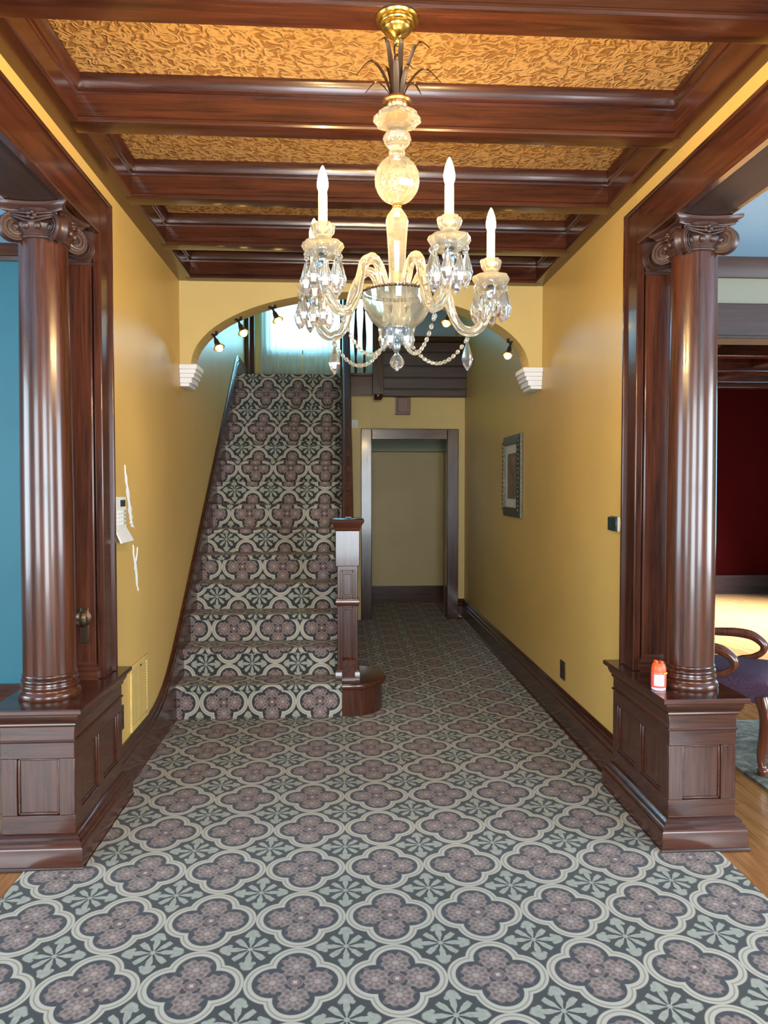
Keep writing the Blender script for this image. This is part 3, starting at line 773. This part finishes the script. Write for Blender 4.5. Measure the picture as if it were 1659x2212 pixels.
B('ceiling_panel', 'dull_wood_x', rc, 1.596, 6.6, 4.97, 10.2, 3.06, 3.2)
for y in (5.6, 6.6, 7.6, 8.6, 9.5, 10.02):
    B('ceiling_beam', 'wood_x', rc, 1.72, 6.5, y - .08, y + .08, 2.86, 3.06, bevel=.012)
for x in (2.5, 3.7, 4.9):
    B('ceiling_beam', 'wood_y', rc, x - .08, x + .08, 4.97, 10.1, 2.90, 3.06, bevel=.012)
# front wall with the house's windows and glazed door, behind the viewpoint
fw_ = struct('wall_front', (0, YF, 0))
holes = [(-4.4, -2.4, .55, 2.6), (-.6, 1.1, .3, 2.6), (2.3, 4.1, .55, 2.6)]
xs = [-5.62] + [v for h in holes for v in h[:2]] + [6.14]
for i in range(0, len(xs), 2): B('wall_surface', 'tan_paint', fw_, xs[i], xs[i + 1], YF - .1, YF, 0, 3.4)
for n, h in enumerate(holes):
    B('wall_surface', 'tan_paint', fw_, h[0], h[1], YF - .1, YF, 0, h[2]); B('wall_surface', 'tan_paint', fw_, h[0], h[1], YF - .1, YF, h[3], 3.4)
    wn = struct('window_%d' % (n + 2), ((h[0] + h[1]) / 2, YF, h[2])); xm = (h[0] + h[1]) / 2
    for a in ((h[0], h[0] + .06, h[2], h[3]), (h[1] - .06, h[1], h[2], h[3]), (h[0], h[1], 1.5, 1.56), (h[0], h[1], h[2], h[2] + .06), (h[0], h[1], h[3] - .06, h[3])):
        B('window_frame', 'wood_z', wn, a[0], a[1], YF - .06, YF - .01, a[2], a[3])

# ------------------------------------------------------------------ chandelier
CX, CY = .166, 2.225
ch = thing('chandelier', (CX, CY, 1.85), 'crystal chandelier with candle bulbs hanging from the ceiling beam', 'chandelier')
def L(name, mat, prof, n=24, parent=ch, sm=45, **k): return MB().lathe((CX, CY, 0), prof, n, **k).build(name, mat, parent, sm)
L('canopy', 'brass', [(.01, 2.8805), (.063, 2.8805), (.065, 2.876), (.062, 2.870), (.054, 2.868), (.055, 2.862), (.052, 2.857), (.044, 2.855), (.044, 2.849), (.040, 2.842), (.030, 2.832), (.018, 2.826), (.012, 2.822), (.011, 2.808), (.007, 2.802), (.004, 2.80)], 32)
def link_ring(z, rot, h=.019, wd=.009, r=.0026):
    pts = [(CX + wd * math.cos(a) * math.cos(rot), CY + wd * math.cos(a) * math.sin(rot), z + h * math.sin(a)) for a in [2 * PI * k / 16 for k in range(17)]]
    MB().tube(pts, r, 6).build('chain_link', 'bronze', ch, 60)
for i in range(3): link_ring(2.788 - i * .031, (i % 2) * PI / 2 + .3)
MB().tube([(CX, CY, 2.712), (CX, CY, 2.63)], .006, 8).build('stem', 'bronze', ch, 60)
for k, (a, ln, hgt, cur) in enumerate([(195, .105, .10, .05), (170, .075, .055, .03), (230, .055, .15, .01), (285, .03, .15, .0), (320, .095, .14, .03), (350, .11, .085, .045), (20, .06, .06, .03), (75, .05, .13, .01), (120, .06, .12, .02), (260, .045, .10, .02), (305, .05, .08, .02)]):
    a = math.radians(a); dx, dy = math.cos(a), math.sin(a)
    pth = spline([(CX + dx * .016, CY + dy * .016, 2.645), (CX + dx * (.022 + ln * .15), CY + dy * (.022 + ln * .15), 2.645 + hgt * .6), (CX + dx * (.022 + ln * .55), CY + dy * (.022 + ln * .55), 2.645 + hgt), (CX + dx * (.02 + ln), CY + dy * (.02 + ln), 2.645 + hgt - cur)], 5)
    m = MB(); n = len(pth); sd_ = Vector((-dy, dx, 0)); vs = []
    for i, p in enumerate(pth):
        wd = .0072 * math.sin(PI * min(1, .25 + .75 * i / (n - 1))) + .0012
        vs += [p - sd_ * wd, p + Vector((0, 0, .0025)), p + sd_ * wd, p - Vector((0, 0, .002))]
    m.loft([vs[4 * i:4 * i + 4] for i in range(n)]).build('palm_leaf', 'bronze', ch, 60)
L('collar', 'copper', [(.006, 2.628), (.040, 2.63), (.044, 2.636), (.040, 2.644), (.030, 2.646), (.026, 2.650), (.01, 2.65)])
L('collar_neck', 'copper', [(.006, 2.61), (.026, 2.61), (.034, 2.622), (.034, 2.63), (.006, 2.63)])
L('scalloped_dish', 'crystal', [(.012, 2.548), (.022, 2.552), (.034, 2.566), (.052, 2.572), (.068, 2.580), (.067, 2.592), (.05, 2.606), (.028, 2.615), (.012, 2.615)], 48, flute=.05, nf=8)
L('glass_knop', 'crystal', [(.010, 2.478), (.022, 2.480), (.024, 2.492), (.020, 2.500), (.032, 2.512), (.041, 2.528), (.039, 2.540), (.026, 2.550), (.012, 2.552)], 24, flute=.04, nf=12)
# cut crystal ball : faceted sphere with raised diamond ribs
ball = L('crystal_ball', 'crystal', [(.065 * math.sin(PI * i / 12) + .002, 2.410 - .069 * math.cos(PI * i / 12)) for i in range(13)], 16, sm=0)
ribs = MB()
for d in (-1, 1):
    for k in range(8):
        ribs.tube([(CX + .066 * math.sin(PI * u) * math.cos(2 * PI * k / 8 + d * u * 2.2), CY + .066 * math.sin(PI * u) * math.sin(2 * PI * k / 8 + d * u * 2.2), 2.410 - .070 * math.cos(PI * u)) for u in [.12 + .76 * i / 14 for i in range(15)]], .0016, 4)
ribs.build('cut_pattern', 'crystal', ball, 60)
L('neck', 'brass', [(.005, 2.328), (.014, 2.330), (.015, 2.336), (.011, 2.342), (.005, 2.343)])
L('baluster_stem', 'crystal', [(.010, 2.095), (.026, 2.10), (.024, 2.14), (.027, 2.20), (.031, 2.26), (.034, 2.292), (.028, 2.308), (.016, 2.325), (.010, 2.328)], 8, sm=0)
# bowl
L('bowl', 'crystal', [(.022, 1.968), (.050, 1.975), (.078, 1.998), (.096, 2.030), (.105, 2.072), (.102, 2.074), (.092, 2.034), (.074, 2.004), (.048, 1.982), (.022, 1.976)], 40, flute=.018, nf=20)
rim = MB()
for k in range(56):
    a = 2 * PI * k / 56; rim.add(*sph(Vector((CX + .106 * math.cos(a), CY + .106 * math.sin(a), 2.076)), .0052, 6, 4))
rim.build('beaded_rim', 'bronze', ch, 60)
L('arm_plate', 'chrome', [(.01, 2.076), (.094, 2.078), (.096, 2.084), (.06, 2.088), (.04, 2.10), (.01, 2.105)])
L('finial_stem', 'chrome', [(.004, 1.905), (.010, 1.91), (.012, 1.925), (.008, 1.94), (.016, 1.95), (.022, 1.965), (.02, 1.98), (.006, 1.98)])
L('finial_cup', 'clear_crystal', [(.006, 1.925), (.014, 1.93), (.030, 1.948), (.034, 1.966), (.024, 1.970), (.006, 1.972)], 24, flute=.05, nf=8)
MB().tube([(CX, CY, 1.907), (CX, CY, 1.898)], .0018, 6).build('finial_wire', 'bronze', ch, 60)
MB().lathe((CX, CY, 1.875), [(.0015, .028), (.008, .022), (.018, .010), (.0225, -.002), (.018, -.014), (.010, -.021), (.002, -.024)], 12).build('finial_drop', 'clear_crystal', ch, 0)

def me_of(mb, name, mat, sm):
    o = mb.build(name, mat, None, sm); me = o.data; off = WL.pop(o.name); bpy.data.objects.remove(o); return me, off
prism_me, prism_off = me_of(MB().lathe((0, 0, 0), [(.0014, 0), (.005, -.007), (.012, -.032), (.0175, -.052), (.012, -.072), (.0018, -.088)][::-1], 6), 'crystal_prism', 'clear_crystal', 0)
drop_me, drop_off = me_of(MB().lathe((0, 0, 0), [(.0012, 0), (.005, -.004), (.0075, -.010), (.005, -.016), (.0012, -.020)][::-1], 8), 'crystal_bead', 'clear_crystal', 0)
bead_me, bead_off = me_of(MB().lathe((0, 0, 0), [(.001, -.0085), (.005, -.005), (.0062, 0), (.005, .005), (.001, .0085)], 8), 'swag_bead', 'crystal', 0)
ZT = 2.36
def tubepath(a, dz):
    dx, dy = math.cos(a), math.sin(a)
    pr = [(.050, 2.085), (.062, 2.115), (.078, 2.146), (.104, 2.160), (.132, 2.142), (.152, 2.095), (.168, 2.040), (.195, 1.998), (.232, 1.990), (.264, 2.012), (.284, 2.052), (.29, 2.096 + dz)]
    return spline([(CX + dx * r, CY + dy * r, z + dz * min(1, max(0, (r - .06) / .15))) for r, z in pr], 5)
armend = []
for i in range(5):
    a = math.radians([222, 294, 6, 85.7, 150][i]); dz = [0, 0, -.018, -.02, -.02][i]
    pth = tubepath(a, dz)
    arm = MB().tube(pth, .0138, 16, twist=.55, lobes=4, depth=.12).build('arm', 'crystal', ch, 60)
    ex, ey = CX + .29 * math.cos(a), CY + .29 * math.sin(a)
    def AL(name, mat, prof, n=24, sm=45, **k): return MB().lathe((ex, ey, dz), prof, n, **k).build(name, mat, arm, sm)
    AL('arm_socket', 'chrome', [(.006, 2.09), (.014, 2.092), (.016, 2.104), (.013, 2.116), (.006, 2.118)])
    AL('bobeche', 'crystal', [(.012, 2.118), (.028, 2.120), (.046, 2.132), (.056, 2.150), (.053, 2.158), (.044, 2.150), (.026, 2.140), (.012, 2.140)], 40, flute=.045, nf=8)
    AL('glass_ring', 'crystal', [(.010, 2.140), (.020, 2.144), (.024, 2.154), (.018, 2.166), (.012, 2.168)], 20, flute=.05, nf=10)
    AL('candle_cup', 'crystal', [(.010, 2.166), (.016, 2.168), (.026, 2.182), (.031, 2.202), (.029, 2.208), (.021, 2.190), (.012, 2.182)], 36, flute=.10, nf=6)
    AL('candle_tube', 'candle_tube', [(.006, 2.176), (.0125, 2.178), (.0125, 2.285), (.0118, 2.292), (.006, 2.293)], 20)
    AL('flame_bulb', 'bulb_glow', [(.006, 2.290), (.010, 2.294), (.0145, 2.308), (.0150, 2.318), (.0115, 2.338), (.0055, 2.356), (.0012, 2.364)], 16)
    for k in range(9):
        b = 2 * PI * k / 9 + .3 * i; rx, ry = ex + .047 * math.cos(b), ey + .047 * math.sin(b)
        zz = 2.133 + dz
        o = link('crystal_bead', drop_me, Vector((rx, ry, zz)) + drop_off, arm); o = link('crystal_prism', prism_me, Vector((rx, ry, zz - .019 - (.010 if k % 2 else 0))) + prism_off, arm)
    bz = min(p.z for p in pth); bp = [p for p in pth if p.z < bz + .001][0]
    armend.append(Vector((bp.x, bp.y, bz - .012)))
    link('crystal_bead', drop_me, armend[-1] + drop_off, arm)
    if i in (2, 4): link('crystal_prism', prism_me, armend[-1] + Vector((0, 0, -.018)) + prism_off, arm)
for i in range(5):     # bead swags from the arms to the hub
    a, b = armend[i], Vector((CX, CY, 1.962)); b = b + (a - b).normalized() * .03; b.z = 1.955
    N = 15
    for k in range(N + 1):
        u = k / N; p = a.lerp(b, u); p.z -= .075 * (1 - (2 * u - 1) ** 2)
        o = link('swag_bead', bead_me, p + bead_off, ch)
        sl = -(.075 * -4 * (2 * u - 1)) ; d = Vector((b.x - a.x, b.y - a.y, (b.z - a.z) - .075 * 4 * (1 - 2 * u)))
        o.rotation_euler = d.to_track_quat('Z', 'Y').to_euler()
for k in range(5):
    a = 2 * PI * k / 5 + .35
    link('crystal_prism', prism_me, Vector((CX + .040 * math.cos(a), CY + .040 * math.sin(a), 1.995)) + prism_off, ch)

# ------------------------------------------------------------------ spotlights on the arch
names = ['beside the staircase corbel', 'over the left stair wall', 'in front of the landing curtain', 'in front of the dark panelling', 'beside the picture-side corbel']
for i, u in enumerate((.155, .235, .32, .68, .865)):
    a = PI * u; x = AX - AA * math.cos(a); z = AZ + AB * math.sin(a); y = 5.19
    t = thing('arch_spotlight', (x, y, z - .12), 'small dark spotlight with amber bulb on the arch, ' + names[i], 'spotlight', 'spotlights on the arch')
    MB().lathe((x, y, z), [(.004, -.012), (.026, -.012), (.03, -.004), (.03, .012), (.004, .012)], 16).build('mount_plate', 'dark_metal', t, 40)
    d = Vector((.45 if i < 3 else -.3, -.35, -1)).normalized(); p0 = Vector((x, y, z - .01))
    MB().tube([p0, p0 + d * .03, p0 + d * .05, p0 + d * .085], [.008, .008, .016, .021], 10).build('socket', 'dark_metal', t, 40)
    q = d.to_track_quat('Z', 'Y').to_matrix()
    m = MB().lathe((0, 0, 0), [(.018, 0), (.030, .018), (.040, .03), (.037, .032), (.026, .020), (.014, .006)], 16); m.v = [tuple(q @ Vector(v) + p0 + d * .078) for v in m.v]; m.build('shade', 'brass', t, 50)
    m = MB().lathe((0, 0, 0), [(.008, 0), (.018, .012), (.024, .028), (.020, .042), (.006, .052)], 12); m.v = [tuple(q @ Vector(v) + p0 + d * .084) for v in m.v]; m.build('bulb', 'spot_glow', t, 60)

# ------------------------------------------------------------------ wall fittings
# security keypad
t = thing('security_keypad', (XL, 3.66, 1.24), 'white security keypad with dropped cover on the yellow wall', 'keypad')
B('body', 'white_plastic', t, XL, XL + .020, 3.555, 3.735, 1.30, 1.452, bevel=.005)
B('display', 'lcd', t, XL + .020, XL + .022, 3.635, 3.715, 1.405, 1.437)
for r in range(4):
    for c in range(4): B('key', 'grey_plastic' if c == 3 else 'white_plastic', t, XL + .019, XL + .023, 3.59 + c * .034, 3.614 + c * .034, 1.318 + r * .019, 1.330 + r * .019, bevel=.001)
m = MB().add([(XL + .018, 3.555, 1.305), (XL + .018, 3.735, 1.305), (XL + .050, 3.755, 1.235), (XL + .050, 3.555, 1.235), (XL + .012, 3.555, 1.301), (XL + .012, 3.735, 1.301), (XL + .044, 3.755, 1.231), (XL + .044, 3.555, 1.231)],
             [(0, 1, 2, 3), (7, 6, 5, 4), (0, 4, 5, 1), (1, 5, 6, 2), (2, 6, 7, 3), (3, 7, 4, 0)])
cv = m.build('cover', 'white_plastic', t, 0)
# vent
t = thing('wall_vent', (XL, 3.985, .22), 'yellow painted louvred vent low on the left wall', 'vent')
y0, y1, z0, z1 = 3.82, 4.15, .238, .578
for a in ((y0, y1, z0, z0 + .03), (y0, y1, z1 - .03, z1), (y0, y0 + .03, z0 + .03, z1 - .03), (y1 - .03, y1, z0 + .03, z1 - .03)):
    B('vent_frame', 'grille_paint', t, XL, XL + .012, a[0], a[1], a[2], a[3], bevel=.003)
B('vent_back', 'vent_gap_shade', t, XL + .0003, XL + .002, y0 + .02, y1 - .02, z0 + .02, z1 - .02)
n = 18
for k in range(n):
    z = z0 + .034 + (z1 - z0 - .068) * (k + .5) / n
    MB().add([(XL + .001, y0 + .03, z + .006), (XL + .001, y1 - .03, z + .006), (XL + .011, y1 - .03, z - .004), (XL + .011, y0 + .03, z - .004), (XL + .001, y0 + .03, z + .003), (XL + .001, y1 - .03, z + .003), (XL + .011, y1 - .03, z - .007), (XL + .011, y0 + .03, z - .007)],
             [(0, 1, 2, 3), (7, 6, 5, 4), (0, 4, 5, 1), (1, 5, 6, 2), (2, 6, 7, 3), (3, 7, 4, 0)]).build('vent_slat', 'grille_paint', t, 0)
MB().tube([(XL + .012, 3.985, .553), (XL + .018, 3.985, .553)], .005, 8).build('vent_screw', 'dark_metal', t, 40)
# outlets, switch
def plate(name, xw, s, ya, yb, za, zb, label, cat, pl='brown_plastic', ins='dark_metal', two=True):
    t = thing(name, (xw, (ya + yb) / 2, za), label, cat, 'wall outlets')
    a, b = sorted((xw, xw - s * .007)); B('cover_plate', pl, t, a, b, ya, yb, za, zb, bevel=.002)
    a, b = sorted((xw - s * .006, xw - s * .010)); zm = (za + zb) / 2; ym = (ya + yb) / 2
    for zc in ((zm + .022, zm - .022) if two else (zm,)): B('socket' if two else 'toggle', ins, t, a, b, ym - .016, ym + .016, zc - .014, zc + .014, bevel=.003)
plate('wall_outlet', XL, -1, 3.625, 3.70, .305, .425, 'brown outlet plate between pedestal and wall vent', 'outlet')
plate('wall_outlet', XR, 1, 4.49, 4.585, .295, .41, 'brown outlet plate low on the wall below the framed picture', 'outlet')
t = thing('wall_switch', (XR, 3.66, 1.28), 'black square wall switch with pale brass edge', 'switch')
B('back_plate', 'brass', t, XR - .006, XR, 3.595, 3.735, 1.275, 1.352, bevel=.002); B('rocker', 'lcd', t, XR - .020, XR - .005, 3.62, 3.735, 1.279, 1.348, bevel=.003)
B('edge_strip', 'white_plastic', t, XR - .012, XR - .005, 3.598, 3.62, 1.277, 1.350, bevel=.002)
# picture
t = thing('framed_picture', (XR, 5.89, 1.26), 'framed brown print with pale mat on the right wall', 'picture')
py0, py1, pz0, pz1 = 5.60, 6.20, 1.26, 1.915; fw2 = .075
def frame_bar(c0, c1, c2, c3):
    # mitred bar: outer edge c0-c1, inner edge c2-c3 (y,z)
    P = []
    for (y, z), x in ((c0, XR), (c1, XR), (c2, XR), (c3, XR), (c0, XR - .022), (c1, XR - .022), (c2, XR - .038), (c3, XR - .038)): P.append((x, y, z))
    return MB().add(P, [(0, 1, 2, 3), (7, 6, 5, 4), (0, 4, 5, 1), (1, 5, 6, 2), (2, 6, 7, 3), (3, 7, 4, 0)]).build('frame_bar', 'frame_gilt', t, 0, bevel=.004)
o_ = [(py0, pz0), (py1, pz0), (py1, pz1), (py0, pz1)]; i_ = [(py0 + fw2, pz0 + fw2), (py1 - fw2, pz0 + fw2), (py1 - fw2, pz1 - fw2), (py0 + fw2, pz1 - fw2)]
for k in range(4): frame_bar(o_[k], o_[(k + 1) % 4], i_[(k + 1) % 4], i_[k])
for k in range(16):
    z = pz0 + .06 + k * .036
    for yy in (py0 + .04, py1 - .04): MB().sphere((XR - .031, yy, z), .012, 8, 5).build('frame_boss', 'frame_gilt', t, 60)
B('mat_board', 'mat_board', t, XR - .016, XR - .004, py0 + .06, py1 - .06, pz0 + .06, pz1 - .06)
B('print', 'print', t, XR - .0175, XR - .015, py0 + .145, py1 - .145, pz0 + .145, pz1 - .145)
# door chime and small sensor above the doorway
t = thing('door_chime', (.68, YBK, 2.30), 'brown door chime box above the passage doorway', 'door chime')
B('box', 'chime_plastic', t, .60, .765, YBK - .06, YBK, 2.305, 2.499, bevel=.006); B('cover', 'chime_plastic', t, .625, .74, YBK - .068, YBK - .058, 2.33, 2.49, bevel=.004)
B('chime_side', 'white_plastic', t, .592, .602, YBK - .045, YBK, 2.32, 2.49, bevel=.003)
t = thing('white_sensor', (.145, YBK, 2.16), 'small white box on the wall left of the passage doorway', 'sensor')
B('box', 'white_plastic', t, .105, .185, YBK - .035, YBK, 2.158, 2.248, bevel=.005); B('lens', 'grey_plastic', t, .135, .155, YBK - .038, YBK - .034, 2.175, 2.185)
# bronze knob behind the left column
t = thing('door_pull', (-1.150, 3.36, .80), 'dark bronze round knob on the pilaster behind the column', 'knob')
m = MB().lathe((0, 0, 0), [(.004, 0), (.026, 0), (.03, .004), (.026, .010), (.010, .014), (.010, .024), (.022, .032), (.027, .042), (.022, .052), (.004, .056)], 20); m.v = [(-1.150 + a, 3.3715 - c, .915 + b * 1.35) for a, b, c in m.v]; m.build('knob', 'bronze', t, 50)
B('escutcheon', 'bronze', t, -1.168, -1.132, 3.366, 3.3715, .80, .96, bevel=.004)

# ------------------------------------------------------------------ spray can
t = thing('spray_can', (1.352, 3.07, .636), 'orange capped spray can standing on the pedestal cap', 'can')
q = (1.352, 3.07, .636)
MB().lathe(q, [(.004, 0), (.028, 0), (.030, .003), (.030, .012), (.004, .012)], 24).build('can_base', 'pale_label', t, 40)
bd = MB().lathe(q, [(.004, .010), (.0305, .011), (.0315, .016), (.0315, .072), (.0305, .076), (.004, .076)], 28).build('can_body', 'red_plastic', t, 40)
lab = MB(); lo = []
for z in (.020, .068):
    lo.append([(q[0] + .0322 * math.cos(a), q[1] + .0322 * math.sin(a), q[2] + z) for a in [math.radians(212 + 5.5 * k) for k in range(15)]])
lab.add(lo[0] + lo[1], [(k, k + 1, 16 + k, 15 + k) for k in range(14)]).build('can_label', 'pale_label', bd, 60)
for k in range(4):
    MB().tube([(q[0] + .0325 * math.cos(a), q[1] + .0325 * math.sin(a), q[2] + .028 + k * .009) for a in [math.radians(225 + 5 * j) for j in range(10)]], .0007, 4).build('label_line', 'red_plastic', bd, 60)
MB().tube([(q[0] + .0318 * math.cos(a), q[1] + .0318 * math.sin(a), q[2] + .073) for a in [math.radians(290 + 6 * j) for j in range(8)]], .0035, 6).build('label_spot', 'yellow_plastic', bd, 60)
cp = MB().lathe(q, [(.004, .075), (.0305, .075), (.0305, .090), (.027, .106), (.022, .114), (.004, .114)], 28).build('spray_cap', 'orange_plastic', t, 40)
MB().box(q[0] - .019, q[0] - .006, q[1] - .012, q[1] + .012, q[2] + .110, q[2] + .126).build('cap_grip', 'orange_plastic', cp, 40, bevel=.004)
MB().box(q[0] + .004, q[0] + .018, q[1] - .012, q[1] + .012, q[2] + .110, q[2] + .122).build('cap_grip', 'orange_plastic', cp, 40, bevel=.004)

# ------------------------------------------------------------------ armchair and rug in the right room
rug = B('area_rug', 'rug', None, 2.097, 4.6, .6, 4.55, 0, .012); tag(rug, 'faded grey green rug under the wooden armchair', 'rug')
F = Vector((.77, -.64, 0)); Sd = Vector((.64, .77, 0)); P0 = Vector((2.168, 3.635, .018))
ac = thing('armchair', P0 - F * .25 + Sd * .25, 'carved wooden armchair with purple seat behind the pedestal', 'armchair')
def cp_(f, s, z): return P0 + F * f + Sd * s + Vector((0, 0, z))
def leg(f, s, front):
    if front:
        pts = spline([cp_(f, s, .40), cp_(f + .022, s - .012 if s < .2 else s + .012, .31), cp_(f + .012, s, .20), cp_(f - .004, s, .09), cp_(f + .004, s, .035), cp_(f + .012, s, .0)], 5)
        n = len(pts); rad = [.046 - .025 * min(1, i / (n * .62)) + (.010 if i > n - 6 else 0) for i in range(n)]
    else:
        pts = spline([cp_(f, s, .42), cp_(f - .01, s, .2), cp_(f - .05, s, .0)], 6); rad = [.02] * len(pts)
    MB().tube(pts, rad, 10).build('leg', 'chair_wood', ac, 60)
leg(-.02, .02, True); leg(-.02, .52, True); leg(-.50, .06, False); leg(-.50, .48, False)
def pillow(c4, z0, z1, name, mat):
    m = MB(); loops = []
    for z, k in ((z0, .985), (z0 + .012, 1.0), (z0 + .08, 1.0), (z1 - .03, .99), (z1 - .008, .93), (z1, .72), (z1 + .006, .3)):
        cc = sum(c4, Vector()) / 4; L_ = []
        for i in range(4):
            a, b = c4[i], c4[(i + 1) % 4]
            for j in range(6):
                p = a.lerp(b, j / 6); L_.append(Vector((cc.x + (p.x - cc.x) * k, cc.y + (p.y - cc.y) * k, z)))
        loops.append(L_)
    m.loft(loops).build(name, mat, ac, 60)
pillow([cp_(.01, -.015, 0), cp_(.01, .555, 0), cp_(-.52, .50, 0), cp_(-.52, .04, 0)], .385, .515, 'seat', 'purple_fabric')
for s, df in ((.01, -.085), (.53, -.03)):
    pts = spline([cp_(-.53, s, .615), cp_(-.36 + df / 2, s, .620), cp_(-.22 + df, s, .628), cp_(-.13 + df, s, .617), cp_(-.075 + df, s, .575), cp_(-.080 + df, s, .530), cp_(-.13 + df, s, .495), cp_(-.19 + df, s, .478), cp_(-.23 + df, s, .455)], 6)
    MB().tube(pts, [.018 + .009 * math.sin(PI * min(1, i / 30)) for i in range(len(pts))], 10).build('arm', 'chair_wood', ac, 60)
for s in (.06, .48):
    MB().tube(spline([cp_(-.50, s, .40), cp_(-.535, s, .70), cp_(-.60, s, 1.0)], 6), .018, 8).build('back_post', 'chair_wood', ac, 60)
MB().tube(spline([cp_(-.60, .05, .99), cp_(-.605, .27, 1.03), cp_(-.60, .49, .99)], 6), .024, 8).build('crest_rail', 'chair_wood', ac, 60)
MB().loft([[cp_(-.515, .20, .50), cp_(-.515, .34, .50), cp_(-.500, .34, .50), cp_(-.500, .20, .50)], [cp_(-.555, .18, .75), cp_(-.555, .36, .75), cp_(-.54, .36, .75), cp_(-.54, .18, .75)], [cp_(-.61, .21, 1.0), cp_(-.61, .33, 1.0), cp_(-.595, .33, 1.0), cp_(-.595, .21, 1.0)]]).build('back_splat', 'chair_wood', ac, 40)
